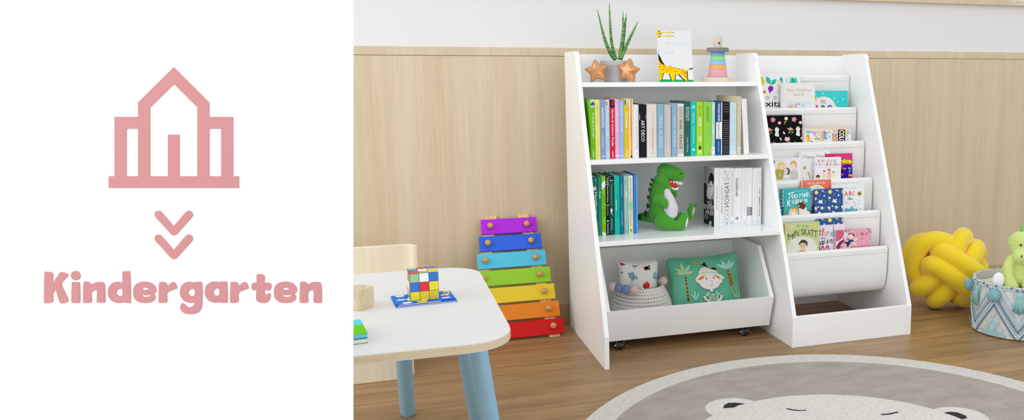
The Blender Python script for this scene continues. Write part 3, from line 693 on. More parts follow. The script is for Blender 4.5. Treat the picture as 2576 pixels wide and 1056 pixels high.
for v in hole.data.vertices: pass

# ================================================================ green plush dinosaur on the lowest shelf
fp = on(1708, 577, 2, .397)                         # front foot
U_ = 1/(5.559*ppm(fp)); 
DO = fp + RT*((430-600)*U_)                         # local origin under the body
M1 = FRM(DO) @ Matrix.Scale(U_, 4)
dz = lambda x, y, d, r: (x-430, d, 985-y+d*.17, r)   # traced outline point at depth d, kept on its line of sight
PL = mat((62, 148, 26), .85, 'green_plush', sheen=1.0, bump=(500, .4, .0008, (1, 1, 1)))
dino = thing('plush_dinosaur', 'green plush dinosaur with open toothy mouth sitting between the two book rows', 'plush toy', DO)
s3_ = lambda r, k=.8: (r, r*k, r)
body = blob([
    [dz(372, 865, 60, (165, 140, 118)), dz(362, 740, 50, (190, 155, 150)), dz(350, 600, 45, (182, 148, 130)), dz(335, 470, 45, (150, 120, 110)), dz(345, 330, 45, (112, 100, 100))],
    [dz(405, 195, 40, (118, 98, 120)), dz(480, 205, 40, (108, 94, 110)), dz(560, 228, 38, (98, 84, 98)), dz(612, 244, 36, (84, 74, 82))],
    [dz(362, 300, -15, (84, 70, 92)), dz(405, 345, -10, (70, 66, 66)), dz(480, 402, 5, (54, 62, 50)), dz(552, 442, 12, (46, 54, 44))],
    [dz(392, 852, -95, (138, 70, 118)), dz(470, 898, -100, (100, 62, 80)), dz(560, 918, -92, (74, 56, 62)), dz(610, 922, -84, (68, 54, 62))],
    [dz(694, 768, -70, (46, 50, 48)), dz(662, 830, -76, (70, 56, 66)), dz(628, 905, -80, (84, 60, 78))],
    [dz(450, 850, 140, (90, 60, 80)), dz(580, 860, 160, (66, 50, 60)), dz(700, 870, 172, (56, 48, 52))],
    [dz(790, 708, 170, (40, 42, 42)), dz(770, 775, 170, (52, 48, 54)), dz(752, 865, 170, (56, 48, 56))],
    [dz(300, 540, -112, (68, 48, 66)), dz(360, 530, -132, (56, 44, 54)), dz(398, 565, -146, (58, 42, 56)), dz(418, 602, -152, (42, 36, 42))],
    [dz(500, 500, 120, (56, 44, 56)), dz(538, 545, 120, (42, 38, 42))],
    [dz(250, 850, 100, (96, 66, 92)), dz(150, 862, 140, (80, 58, 76)), dz(60, 880, 172, (58, 48, 56)), dz(-10, 896, 198, (36, 32, 34))]],
    .0021, M1, PL, 3)
# carve nothing: mouth pieces sit in the open gap between jaws
body.build('body', dino, smooth=True)
BEL = mat((214, 208, 216), .85, 'pale_plush', sheen=.5, bump=(500, .3, .0006, (1, 1, 1)))
blob([[dz(438, 455, -40, (50, 62, 50)), dz(462, 560, -50, (84, 84, 80)), dz(488, 675, -62, (104, 92, 96)), dz(498, 755, -60, (88, 80, 72))]], .002, M1, BEL, 4).build('belly', dino, smooth=True)
REDM = mat((186, 30, 34), .6); TOOTH = mat((246, 240, 238), .5); CLAW = mat((72, 66, 76), .6); BLKP = mat((30, 34, 26), .85, sheen=.3)
m = MB(M1); m.ball(dz(512, 362, -10, 0)[:3], (84, 50, 50), REDM, 16, Matrix.Rotation(R(38), 3, 'Y')); m.build('mouth', dino, smooth=True)
def cone(m, b, t, r, mt, n=10): m.tube([V(b), V(b).lerp(V(t), .5), V(t)], [r, r*.7, r*.06], mt, n)
for x, y in ((490, 318), (532, 321), (572, 324), (608, 330), (632, 333)):
    m = MB(M1); cone(m, dz(x, y-10, -34, 0)[:3], dz(x+3, y+32, -36, 0)[:3], 19, TOOTH); m.build('tooth', dino, smooth=40)
for x, y in ((478, 388), (515, 405), (548, 418), (578, 414)):
    m = MB(M1); cone(m, dz(x, y+10, -40, 0)[:3], dz(x+4, y-28, -36, 0)[:3], 19, TOOTH); m.build('tooth', dino, smooth=40)
for x, y, s in ((222, 296, 26), (202, 362, 27), (188, 436, 32), (172, 540, 34), (166, 665, 46)):
    m = MB(M1); b = dz(x, y, 0, 0)
    pts = [(-s*.35, -s*.95), (s*.35, -s*.3), (s*1.5, 0), (s*.3, s*.35), (-s*.3, s*.9)]
    m.prism([(b[0]+p, b[2]-q) for p, q in pts], -34, 40, 1, BLKP); m.build('back_spike', dino, bev=.001)
for x, y, w, h in ((132, 812, 20, 56), (52, 850, 26, 50)):
    m = MB(M1); p = dz(x, y, 105, 0); m.ball((p[0], p[1]-6, p[2]), (w, 44, h), BLKP, 14); m.build('tail_stripe', dino, smooth=True)
SOLE = mat((222, 220, 218), .85, sheen=.4)
m = MB(M1); m.ball(dz(706, 866, -80, 0)[:3], (20, 44, 88), SOLE, 18, Matrix.Rotation(R(10), 3, 'Y')); m.build('foot_sole', dino, smooth=True)
m = MB(M1); m.ball(dz(798, 800, 160, 0)[:3], (14, 32, 82), SOLE, 18, Matrix.Rotation(R(14), 3, 'Y')); m.build('foot_sole', dino, smooth=True)
for a0, b0, d in (((718, 780), (774, 735), -82), ((726, 768), (776, 744), -56), ((800, 728), (860, 682), 150), ((806, 718), (850, 690), 178), ((408, 636), (424, 656), -172), ((424, 634), (440, 654), -166), ((540, 575), (560, 590), 92)):
    m = MB(M1); r = 10 if a0[1] > 650 else 6; cone(m, dz(*a0, d, 0)[:3], dz(*b0, d-8, 0)[:3], r, CLAW); m.build('claw', dino, smooth=40)
m = MB(M1); e = dz(372, 165, -54, 0)[:3]; m.ball(e, (19, 12, 21), mat((184, 200, 170), .6), 16); m.build('eye_ring', dino, smooth=True)
m = MB(M1); m.ball((e[0], e[1]-10, e[2]), (13, 8, 15), mat((14, 14, 14), .12), 14); m.build('eye', dino, smooth=True)
m = MB(M1); m.ball(dz(626, 204, -34, 0)[:3], (17, 10, 14), mat((34, 96, 22), .8), 12); m.build('nostril', dino, smooth=True)

bpy.context.view_layer.update()
low = min((wm(c) @ v.co).z for c in dino.children for v in c.data.vertices)
dino.location.z += max(0, .3973-low)               # rests on the shelf

# ================================================================ knotted floor cushion
kc = on(2384, 700, 1, -.275); KU = 1/(2.78*ppm(kc)); k0 = on(2350, 797, 2, 0)
KO = V((kc.x, kc.y, kc.z)); MK = FRM(KO) @ Matrix.Scale(KU, 4)
KX, KZ = (2384-2240)*2.78, (700-520)*2.78
YEL = mat((244, 212, 26), .8, 'yellow_velvet', sheen=.9, bump=(300, .25, .0008, (1, 1, 1)))
def kp(l): return [V((x-KX, d, KZ-y)) for x, y, d in l]
def smooth_path(P, n=6, closed=False):
    out = []; L = len(P)
    for i in range(L if closed else L-1):
        g = (lambda j: P[j % L]) if closed else (lambda j: P[max(0, min(L-1, j))])
        p0, p1, p2, p3 = g(i-1), g(i), g(i+1), g(i+2)
        for s in range(n):
            t = s/n; out.append(.5*((2*p1)+(-p0+p2)*t+(2*p0-5*p1+4*p2-p3)*t*t+(-p0+3*p1-3*p2+p3)*t**3))
    if not closed: out.append(P[-1])
    return out
knot = thing('knot_cushion', 'plump yellow knotted ball cushion on the floor beside the book rack', 'cushion', (KO.x, KO.y, 0))

strands = [
    ([(230, 590, 60), (178, 500, 45), (180, 385, 20), (222, 305, -5), (300, 278, -15), (390, 300, -5), (470, 350, 40), (560, 420, 110)], 62),          # big left arc
    ([(360, 310, 150), (210, 320, 120), (160, 400, 105), (168, 500, 100), (220, 580, 110), (300, 630, 150)], 58),                              # arc behind
    ([(350, 410, 40), (325, 358, -40), (375, 366, -95), (470, 425, -120), (560, 488, -118), (640, 560, -70), (660, 610, 10)], 65),
    ([(295, 515, 20), (262, 448, -50), (312, 452, -100), (400, 508, -130), (480, 572, -130), (535, 635, -90), (535, 675, -10)], 66),
    ([(540, 340, 140), (520, 272, 70), (470, 288, 0), (430, 350, -30), (390, 420, 0), (330, 520, -10), (260, 575, -35), (208, 622, 0), (225, 640, 80)], 66),
    ([(640, 400, 120), (608, 352, 60), (580, 368, 0), (530, 430, -40), (480, 520, -20), (410, 600, -30), (360, 655, -50), (318, 700, -10), (340, 705, 70)], 66),
    ([(440, 640, 20), (500, 690, -10), (560, 700, 30), (630, 640, 80), (660, 520, 100), (620, 430, 120)], 60),
    ([(320, 640, 120), (450, 690, 90), (540, 705, 90), (640, 640, 130), (655, 470, 150)], 54),
    ([(250, 400, 130), (350, 480, 120), (450, 540, 120), (560, 560, 110)], 78)]
for P_, r in strands:
    pth = smooth_path(kp(P_), 7); n = len(pth); rr = [r*(1-.0*k) for k in range(n)]
    m = MB(MK); m.tube(pth, rr, YEL, 22); m.ball(pth[0], r, YEL, 22); m.ball(pth[-1], r, YEL, 22); m.build('knot_strand', knot, smooth=True)
# keep it just resting on the floor
low = min((wm(c) @ v.co).z for c in knot.children for v in c.data.vertices)
for c in knot.children:
    for v in c.data.vertices: v.co.z -= low-.001
# ================================================================ standing books
PAGE = (238, 234, 226)
def standing(z, yf, base, sc, x0, x1, yt, yb, depth, col, label, group, art=None, tilt=0, page=PAGE, side=None, rough=.38, name='book'):
    """x0, x1: lower spine corners, yt / yb: top and foot of the spine, all measured on the crop (base, sc) of the photo"""
    bx, by = base
    a_ = on(bx+x0/sc, by+yb/sc, 1, yf); b_ = on(bx+x1/sc, by+yb/sc, 1, yf); t_ = on(bx+(x0+x1)/2/sc, by+yt/sc, 1, yf)
    w = b_.x-a_.x-.0004; h = t_.z-z; X = a_.x+.0002
    M = Matrix.Translation((X, yf, z+.0003)) @ (Matrix.Rotation(tilt, 4, 'Y') if tilt else Matrix())
    c = mat(col, max(rough, .5), spec=.15); m = MB(M); t = min(.0018, w*.2)
    m.box(0, t, .001, depth, 0, h, c if side is None else mat(side, rough)); m.box(w-t, w, .001, depth, 0, h, c)
    bul = min(.0012, w*.12)
    m.prism([(0, .0014), (w*.08, .0002), (w*.3, -bul*0), (w*.7, -bul*0), (w*.92, .0002), (w, .0014), (w-.0002, .0032), (.0002, .0032)], 0, h, 2, c)
    if art:
        def T(x, y): return (x*w, on(bx+(x0+x1)/2/sc, by+y/sc, 1, yf).z-z)
        A = Art(m, T, lambda u, v, l: V((u, -l, v)), clip=(w*.03, .0005, w*.97, h-.0005))
        for op in art:
            k = op[0]
            if k == 'v': A.vtext(op[1], op[2], op[3], op[4], op[5], op[6], mirror=len(op) > 8 and op[8], bold=op[7] if len(op) > 7 else 0)
            elif k == 'r': A.rect(op[1], op[2], op[3], op[4], op[5])
            elif k == 'e':
                A.poly([(op[1]+op[3]*cos(q), op[2]+op[4]*sin(q)) for q in [2*pi*i/14 for i in range(14)]], op[5])
            elif k == 'p': A.poly(op[1], op[2])
    o = m.build(name, loc=(X+w/2, yf+depth/2, z)); tag(o, label, 'book', group)
    p = MB(M); p.box(t, w-t, .0034, depth-.003, .002, h-.0025, mat(page, .8)); p.build('pages', o)
    return o, X, w, h
LW = (240, 240, 240)
G1 = 'books in the upper row of the bookshelf'
Z3 = ((1460, 230), 5.867); Z4 = ((1680, 230), 5.868)
def mark(y0, y1, c=LW): return ('r', .46, y0, .60, y1, c)
row = [
 (Z3, 158, 226, 118, 1000, .150, (116, 190, 24), 'bright green book titled Ecological Design, first against the left side panel', [('r', 0, 110, 1, 235, (196, 216, 224)), ('p', [(0, 190), (.5, 150), (1, 175), (1, 205), (0, 210)], (70, 96, 110)), ('v', 'Ecological Design', 322, 685, .36, .78, LW, .012), mark(880, 975)]),
 (Z3, 226, 300, 122, 998, .15, (228, 230, 126), 'pale lemon yellow book between the green and the lavender one', [('v', 'ELEMENTS OF DATA', 185, 480, .35, .65, (196, 196, 96), .01), ('v', 'Lisa Moss', 690, 805, .4, .62, (226, 190, 110)), mark(875, 975, (232, 200, 130))]),
 (Z3, 302, 372, 122, 994, .152, (144, 154, 204), 'lavender blue book titled Antarctic', [('v', 'ANTARCTIC', 232, 540, .32, .76, LW, .02), ('v', 'Michael Poliza', 640, 840, .36, .68, (228, 230, 244)), ('r', 0, 952, 1, 966, (214, 216, 232))]),
 (Z3, 373, 440, 122, 994, .15, (170, 206, 226), 'light sky blue book titled Kitchen Design', [('r', 0, 110, 1, 235, (214, 218, 216)), ('r', .2, 150, .5, 210, (120, 124, 124)), ('v', 'Kitchen Design', 268, 672, .3, .76, (236, 244, 248), .015), mark(880, 975)]),
 (Z3, 441, 515, 122, 990, .154, (220, 24, 52), 'crimson red book titled Garden & Outdoor Design', [('r', 0, 110, 1, 235, (40, 20, 36)), ('r', .3, 170, .9, 205, (196, 30, 120)), ('r', .5, 135, .8, 160, (90, 130, 60)), ('v', 'Garden & Outdoor Design', 262, 812, .3, .76, LW, .02), mark(880, 975)]),
 (Z3, 516, 582, 112, 986, .15, (226, 176, 212), 'pink book titled Luxury for Cats', [('v', 'LUXURY FOR CATS', 208, 600, .3, .72, (248, 232, 244), .015), ('r', 0, 945, 1, 958, (244, 226, 240))]),
 (Z3, 583, 650, 130, 986, .152, (158, 186, 228), 'periwinkle book titled Luxury Houses', [('v', 'LUXURY HOUSES', 190, 600, .3, .7, (218, 228, 246), .015), ('r', 0, 945, 1, 958, (220, 228, 244))]),
 (Z3, 651, 724, 112, 984, .154, (228, 196, 16), 'golden yellow book titled Cool Hotels', [('r', 0, 105, 1, 215, (206, 196, 150)), ('r', .1, 130, .4, 200, (110, 120, 60)), ('r', .55, 120, .8, 165, (242, 240, 230)), ('v', 'Cool Hotels', 302, 540, .3, .76, LW, .03), ('v', 'Italy', 572, 635, .36, .7, LW), mark(870, 960)]),
 (Z3, 725, 784, 112, 982, .15, (244, 244, 244), 'slim white book with an orange stripe down its spine', [('r', .28, 112, .74, 945, (244, 142, 12)), ('v', 'MARCO SAVONI', 160, 370, .4, .6, (250, 200, 130)), ('v', 'EDITIONS', 700, 860, .4, .6, (250, 214, 150)), ('r', .28, 945, .74, 978, (30, 26, 24))]),
 (Z3, 786, 866, 197, 980, .15, (236, 236, 238), 'white book with small grey lettering left of the black one', [('v', 'THE BIG SLEEP', 262, 490, .55, .72, (196, 196, 196)), ('v', 'RAYMOND CHANDLER', 520, 860, .55, .72, (120, 120, 120)), ('e', .64, 920, .12, 16, (190, 190, 190)), ('e', .64, 920, .07, 10, (236, 236, 238))]),
 (Z3, 870, 980, 195, 976, .16, (20, 19, 21), 'black book titled Art Deco', [('e', .05, 380, .09, 48, (196, 160, 156)), ('e', .95, 378, .06, 34, (170, 130, 130)), ('v', 'ART DECO', 425, 742, .28, .74, (232, 230, 222), .012)]),
 (Z3, 982, 1132, 190, 974, .15, (226, 219, 211), 'thick cream book with fine brown lettering right of the black one', [('v', 'THE BIG SLEEP', 290, 500, .53, .66, (190, 182, 174)), ('v', 'RAYMOND CHANDLER', 540, 860, .53, .66, (112, 104, 100)), ('e', .6, 908, .13, 24, (206, 180, 156)), ('e', .6, 908, .08, 15, (226, 219, 211))]),
 (Z3, 1138, 1238, 190, 968, .16, (140, 178, 204), 'dusty blue book between the thick cream and the stone grey one', [('v', 'ANNI ALBERS', 350, 825, .3, .76, (206, 224, 234), .004)]),
 (Z3, 1241, 1342, 198, 965, .15, (200, 195, 191), 'stone grey book between two dusty blue ones', [('v', 'ARCHITECTURE  AND  THE  LANDSCAPE', 270, 890, .5, .66, (236, 234, 230)), ('v', 'a reader', 500, 640, .2, .32, (220, 216, 212))]),
 (Z4, 60, 135, 184, 962, .165, (140, 178, 204), 'dusty blue book just left of War and Peace', [('v', 'ANNI ALBERS', 345, 815, .3, .78, (206, 224, 234), .004)]),
 (Z4, 137, 240, 182, 958, .15, (204, 192, 180), 'beige book titled War and Peace', [('r', 0, 170, 1, 218, (230, 226, 222)), ('r', 0, 925, 1, 965, (234, 232, 228)), ('v', 'TOLSTOY', 235, 390, .35, .72, (160, 148, 138), .0), ('v', 'WAR', 415, 565, .34, .72, (124, 116, 110), .02), ('v', 'and', 590, 620, .45, .62, (180, 168, 158)), ('v', 'PEACE', 635, 850, .34, .72, (132, 122, 116), .02)]),
 (Z4, 246, 334, 150, 942, .16, (42, 102, 98), 'dark teal book titled Eleanor Rigby', [('v', 'ELEANOR', 232, 440, .56, .84, (190, 224, 214), .01), ('v', 'RIGBY', 232, 440, .22, .5, (190, 224, 214), .01), ('v', 'Lennon / McCartney', 675, 895, .32, .66, (214, 236, 228))]),
 (Z4, 335, 422, 155, 940, .15, (26, 194, 174), 'turquoise book between the dark teal and the lime one', [('e', .5, 228, .30, 24, (214, 240, 234)), ('e', .5, 228, .22, 18, (26, 194, 174)), ('e', .5, 228, .1, 9, (214, 240, 234)), ('v', 'Mathilde Roussel', 310, 465, .36, .66, (226, 246, 240), .01), ('v', 'La Joie du Rayonnement', 520, 770, .36, .66, (226, 246, 240), .01), ('p', [(.25, 858), (.5, 838), (.78, 850), (.72, 872), (.5, 880)], (214, 240, 234))]),
 (Z4, 424, 520, 158, 938, .15, (172, 220, 50), 'lime yellow book with stacked white and grey lettering', [('v', 'LESS CLUTTER', 205, 370, .3, .72, (112, 150, 40), .0), ('v', 'LIVE MORE', 385, 515, .3, .72, (240, 246, 226), .03), ('v', 'BETTER', 660, 740, .3, .72, (236, 244, 216), .03), ('r', .32, 805, .74, 858, (70, 84, 44)), ('r', .32, 866, .74, 905, (226, 234, 210))]),
 (Z4, 526, 641, 158, 934, .15, (146, 210, 76), 'fresh green book with small dark lettering near its top', [('v', 'ELEGANT & SAVANT', 225, 445, .38, .66, (52, 108, 36), .01), ('r', 0, 915, 1, 925, (130, 196, 62))]),
 (Z4, 643, 697, 158, 926, .15, (174, 222, 190), 'thin mint green book with a white foot', [('e', .5, 230, .3, 60, (206, 234, 214)), ('e', .5, 560, .3, 80, (206, 234, 214)), ('r', 0, 825, 1, 930, (240, 242, 242)), ('e', .4, 862, .16, 8, (70, 90, 80))]),
 (Z4, 705, 803, 155, 924, .15, (28, 84, 150), 'navy blue book with a white label in the middle of its spine', [('r', .84, 150, 1, 930, (240, 242, 244)), ('v', "THE PALEO DIETER'S", 175, 445, .32, .64, LW, .025), ('r', .02, 455, .84, 700, (240, 240, 240)), ('v', 'MISSING LINK', 468, 690, .3, .58, (40, 40, 44), .0), ('v', 'DR REMY BOWMAN', 740, 890, .36, .52, (206, 220, 236), .01)]),
 (Z4, 808, 910, 155, 920, .15, (22, 16, 20), 'black book crossed by thin white lines', [('r', .06, y, .94, y+5, (150, 144, 150)) for y in (185, 228, 262, 298, 425, 455, 490, 518, 546, 572, 600, 628, 660, 690, 720, 745, 770, 800, 825, 850, 878, 902)]),
 (Z4, 912, 1012, 162, 918, .15, (204, 226, 232), 'pale ice blue book crossed by thin grey lines', [('r', 0, y, 1, y+3, (166, 190, 198)) for y in (190, 240, 270, 300, 345, 400, 432, 462, 500, 560, 600, 640, 690, 725, 760, 790, 820, 850)]),
 (Z4, 1017, 1082, 75, 916, .20, (216, 202, 172), 'tallest book, sand coloured with fine ruled lines', [('r', 0, y, 1, y+3, (182, 164, 132)) for y in (110, 150, 200, 290, 380, 480, 655, 680, 706, 730, 755, 780, 803)] + [('r', 0, 820, 1, 856, (196, 222, 228))])]
YF1 = -.269
for zz_, x0, x1, yt, yb, dp, col, lab, art in row:
    standing(.657, YF1, zz_[0], zz_[1], x0, x1, yt, yb, dp, col, lab, G1, art)
standing(.657, YF1, Z4[0], Z4[1], 1128, 1203, 112, 908, .15, (238, 238, 240), 'plain white book tipped to the left at the end of the upper row', G1, None, tilt=-R(3.6))

G2 = 'books left of the green plush dinosaur'; Z5 = ((1480, 420), 5.557)
row = [
 (70, 148, 138, 960, .13, (18, 108, 90), 'dark green book with white capitals, leftmost on the lower shelf', [('v', 'SIMON', 165, 205, .5, .7, (190, 220, 210)), ('e', .42, 300, .3, 30, (240, 226, 220)), ('p', [(.42, 300), (.2, 280), (.35, 272)], (214, 60, 50)), ('p', [(.42, 300), (.64, 322), (.5, 328)], (214, 60, 50)), ('p', [(.42, 300), (.66, 285), (.7, 300)], (214, 60, 50)), ('v', 'Hawthorn', 352, 672, .36, .86, LW, .0), ('e', .8, 795, .2, 16, (226, 70, 60))]),
 (149, 192, 133, 960, .135, (26, 138, 110), 'jade green book titled Pasta', [('v', 'Super Fresh', 155, 320, .35, .7, (96, 196, 170)), ('v', 'Pasta', 345, 440, .32, .78, LW, .03), ('v', 'Eva Torres', 630, 750, .38, .66, (96, 186, 160))]),
 (194, 251, 130, 958, .14, (128, 198, 36), 'leaf green book titled Origin of Species', [('p', [(0, 235), (1, 175), (1, 270), (0, 320)], (240, 244, 236)), ('v', 'ORIGIN OF SPECIES', 380, 695, .34, .66, (44, 92, 24), .0), ('r', .2, 812, .84, 862, (196, 74, 30)), ('r', .28, 819, .76, 855, (128, 198, 36)), ('p', [(0, 905), (1, 925), (1, 965), (0, 965)], (238, 242, 234))]),
 (253, 300, 132, 955, .14, (14, 18, 16), 'narrow black book about metal sculpture', [('v', 'THI', 140, 225, .25, .85, (170, 214, 150), .02), ('r', 0, 238, 1, 246, LW), ('v', 'Direct Metal Sculpture', 262, 500, .3, .75, LW, .02), ('r', 0, 528, 1, 535, LW), ('v', 'Dona Meilach', 545, 680, .34, .7, (170, 214, 150)), ('p', [(.5, 738), (.8, 755), (.5, 772), (.2, 755)], LW), ('v', 'Thames & Hudson', 785, 940, .3, .72, LW, .01)]),
 (301, 361, 138, 950, .14, (14, 84, 78), 'deep teal book titled Dreaming of Sweden', [('r', 0, 130, 1, 182, (26, 20, 22)), ('r', .2, 150, .5, 160, (220, 60, 50)), ('r', 0, 183, 1, 190, LW), ('v', 'Dreaming of Sweden', 250, 545, .36, .7, (178, 204, 110), .0), ('p', [(.3, 575), (.8, 600), (.5, 640), (.85, 685), (.3, 640)], LW), ('v', 'Andrew Brown', 720, 880, .36, .68, (190, 220, 210))]),
 (371, 443, 125, 945, .14, (18, 188, 166), 'wide turquoise book titled A Room of Ones Own', [('v', "A ROOM OF ONE'S OWN", 380, 695, .52, .74, (12, 84, 76), .0), ('v', 'VIRGINIA WOOLF', 465, 610, .26, .46, (226, 246, 240), .02)]),
 (445, 499, 125, 940, .14, (20, 116, 146), 'petrol blue book with a handwritten style title', [('v', 'Velocity of time', 225, 410, .3, .8, (150, 206, 224)), ('v', 'RACHEL E. HARDY', 615, 820, .38, .66, (176, 214, 228), .01)]),
 (503, 565, 122, 938, .145, (156, 194, 180), 'sage green book in the lower left row', [('p', [(.2, 180), (.6, 200), (.3, 250)], (120, 168, 150)), ('v', 'IMPERFECT', 335, 440, .34, .72, (228, 240, 234), .02), ('r', .0, 750, 1, 905, (140, 180, 166)), ('v', 'LIGHTHOUSE', 770, 885, .4, .66, (222, 234, 228))]),
 (567, 630, 122, 934, .145, (216, 228, 208), 'cream mint book with a long pink title and a yellow dot', [('e', .5, 540, .45, 70, (150, 214, 180)), ('v', "ALICE'S ADVENTURES IN WONDERLAND", 150, 830, .28, .66, (190, 96, 130), .0), ('e', .5, 885, .34, 28, (236, 216, 40)), ('p', [(.4, 870), (.6, 880), (.55, 902), (.36, 896)], (20, 20, 20))]),
 (634, 667, 118, 932, .15, (52, 126, 200), 'thin mid blue book beside the lightest blue one', [('v', 'editions', 180, 260, .4, .65, (180, 212, 240)), ('v', 'small press', 740, 820, .4, .65, (180, 212, 240))]),
 (668, 696, 115, 930, .15, (84, 160, 222), 'thin sky blue book nearest the plush dinosaur', [('v', 'editions', 160, 240, .4, .65, (200, 224, 244)), ('v', 'small press', 760, 840, .4, .65, (200, 224, 244))])]
for x0, x1, yt, yb, dp, col, lab, art in row:
    standing(.397, -.297, Z5[0], Z5[1], x0, x1, yt, yb, dp, col, lab, G2, art)

G3 = 'white books right of the green plush dinosaur'; Z6 = ((1750, 400), 5.556); WB = (232, 232, 233); GY = (96, 94, 96); G4 = (188, 186, 190)
row = [
 (258, 329, 128, 945, .105, 'white book whose left cover shows a black and white portrait', [('v', 'COLLECTION', 155, 280, .46, .6, G4), ('v', 'THE ATELIER OF JAZZ', 370, 705, .4, .7, GY, 0, True), ('v', 'PARIS LONDON', 845, 925, .46, .6, G4)]),
 (330, 391, 130, 943, .10, 'white book with grey capitals, second from the portrait cover', [('v', 'COLLECTION', 155, 280, .46, .6, G4), ('v', 'THE ATELIER OF ROBES', 370, 760, .36, .7, GY, 0, True), ('v', 'PARIS LONDON', 845, 925, .46, .6, G4)]),
 (392, 478, 125, 940, .11, 'white book with the tall title The Fashion Book', [('v', 'THE', 150, 315, .12, .84, (186, 178, 176), 0, True), ('v', 'FASHION', 335, 672, .12, .84, (70, 64, 66), .0, True), ('v', 'BOOK', 700, 872, .12, .84, (176, 168, 168), 0, True), ('r', .2, 885, .8, 890, GY), ('r', .45, 885, .55, 922, GY)]),
 (479, 536, 128, 936, .10, 'white book with a row of tiny bold names and a ring at its foot', [('v', 'CHANEL DIOR ALAIA PATOU VIONNET LANVIN WORTH', 155, 800, .36, .6, (120, 116, 118), .01), ('e', .5, 885, .3, 24, (120, 116, 118)), ('e', .5, 885, .22, 18, WB)]),
 (537, 640, 128, 934, .105, 'thick white book titled Interiors in dark red', [('v', 'edited by', 165, 190, .4, .6, G4), ('v', 'INTERIORS', 270, 525, .18, .46, (104, 48, 42), .02, True), ('v', 'ROOM', 265, 405, .52, .84, (206, 200, 198), 0, True), ('v', '2', 805, 850, .2, .52, (140, 36, 34), .03, True), ('r', .2, 893, .75, 898, G4)]),
 (641, 714, 128, 930, .10, 'white book with a long faint grey title', [('v', 'THE TRANSFORMATION OF A SMALL HOUSE', 150, 750, .36, .6, (196, 194, 200), 0, True), ('r', .4, 870, .6, 900, G4)]),
 (715, 787, 125, 924, .10, 'white book with a grey square stamp low on its spine', [('v', 'PHOTOGRAPHS', 160, 360, .4, .58, (214, 210, 208)), ('r', .04, 672, .96, 786, (112, 110, 112)), ('r', .12, 684, .72, 774, (176, 174, 176)), ('r', .3, 705, .55, 750, (140, 138, 140))]),
 (790, 861, 128, 918, .10, 'white book with a faint pink title', [('v', 'SELECTED POEMS AND LETTERS', 165, 720, .38, .56, (222, 204, 204), 0, True), ('r', .3, 868, .6, 876, G4)]),
 (862, 914, 122, 915, .10, 'white book titled The Americans, nearest the right panel', [('v', 'ROBERT FRANK', 170, 340, .42, .62, (150, 148, 150), 0, True), ('v', 'THE AMERICANS', 395, 800, .34, .66, (76, 74, 78), .01, True), ('r', .3, 868, .6, 874, G4)])]
for i, (x0, x1, yt, yb, dp, lab, art) in enumerate(row):
    o, X, w, h = standing(.397, -.283+.0005*i, Z6[0], Z6[1], x0, x1, yt, yb, dp, WB, lab, G3, art, page=(226, 224, 222))
    if i == 0:
        m = MB(); A = Art(m, lambda x, y: (lambda p: (p.y, p.z))(on(1750+x/5.556, 400+y/5.556, 0, X)), lambda u, v, l: V((X-l, u, v)), clip=(-.2815, .3985, -.1785, .397+h-.001))
        A.rect(60, 60, 300, 990, (168, 168, 170)); A.poly([(100, 320), (150, 345), (168, 430), (178, 520), (205, 570), (240, 560), (255, 600), (262, 960), (100, 900)], (34, 32, 34))
        A.ell(200, 440, 44, (226, 226, 226), 120, 8); A.poly([(182, 270), (198, 205), (225, 185), (250, 225), (258, 280), (246, 340), (236, 360), (226, 300), (200, 300), (190, 350), (180, 330)], (18, 17, 18))
        A.ell(205, 380, 12, (40, 38, 40), 8, 20); A.poly([(168, 600), (200, 560), (236, 590), (228, 660), (180, 650)], (120, 120, 122)); A.line([(160, 590), (210, 640)], 12, (200, 200, 200))
        A.htext('THE NATURE', 108, 622, 256, 690, (236, 236, 236), mirror=True, bold=.02, slope=30); A.htext('FOR MEN', 140, 705, 246, 775, (236, 236, 236), mirror=True, bold=.02, slope=20)
        A.ell(150, 800, 30, (120, 118, 120), 45); A.ell(205, 900, 20, (200, 200, 202), 40)
        m.build('portrait_print', o)['label'] = 'black and white portrait cover'

# ================================================================ picture books in the fabric rack
def rack(tier, base, sc, tl, tr, layer, tilt, H, col, label, group, art, thick=.007, spine=None, page=(240, 238, 232), name='picture_book', minx=None):
    y1, z1 = RODS[tier+1]
    P0 = V((0, y1+.0088+.009*layer, z1)); G = V((0, tilt, 1)).normalized(); N = V((0, -1, tilt)).normalized()
    bx, by = base; pj = lambda x, y: onp(bx+x/sc, by+y/sc, P0, N)
    A0 = pj(*tl); B0 = pj(*tr); x0 = A0.x; x1 = B0.x
    if minx is not None: x0 = minx
    top = B0; gt = (top-P0).dot(G); w = x1-x0
    O = V((x0, P0.y, P0.z)) + G*(gt-H)             # lower left corner of the front
    M = Matrix(((1, 0, 0, O.x), (0, -N.y, G.y, O.y), (0, -N.z, G.z, O.z), (0, 0, 0, 1)))
    m = MB(M); c = mat(col, .55, spec=.15)
    m.box(0, w, 0, .0012, 0, H, c); m.box(0, w, thick-.0012, thick, 0, H, c); m.box(0, .0012, .0012, thick-.0012, 0, H, c if spine is None else mat(spine, .4))
    def T(x, y):
        p = pj(x, y); return (p.x-x0, (p-O).dot(G))
    A = Art(m, T, lambda u, v, l: V((u, -l, v)), clip=(.0006, H*.2, w-.0006, H-.0006))
    art(A)
    o = m.build(name, loc=O); tag(o, label, 'picture book', group)
    p = MB(M); p.box(.0012, w-.002, .0013, thick-.0013, .002, H-.002, mat(page, .8)); p.build('pages', o)
    return o
GR_ = lambda n: 'picture books in the %s rack pocket' % n
S1 = ((1905, 175), 9.6); S2 = ((1920, 275), 10.733); S3 = ((1940, 365), 10.304); S4 = ((1950, 440), 8.8); S5 = ((1965, 530), 8.8)
BK = (30, 28, 30)
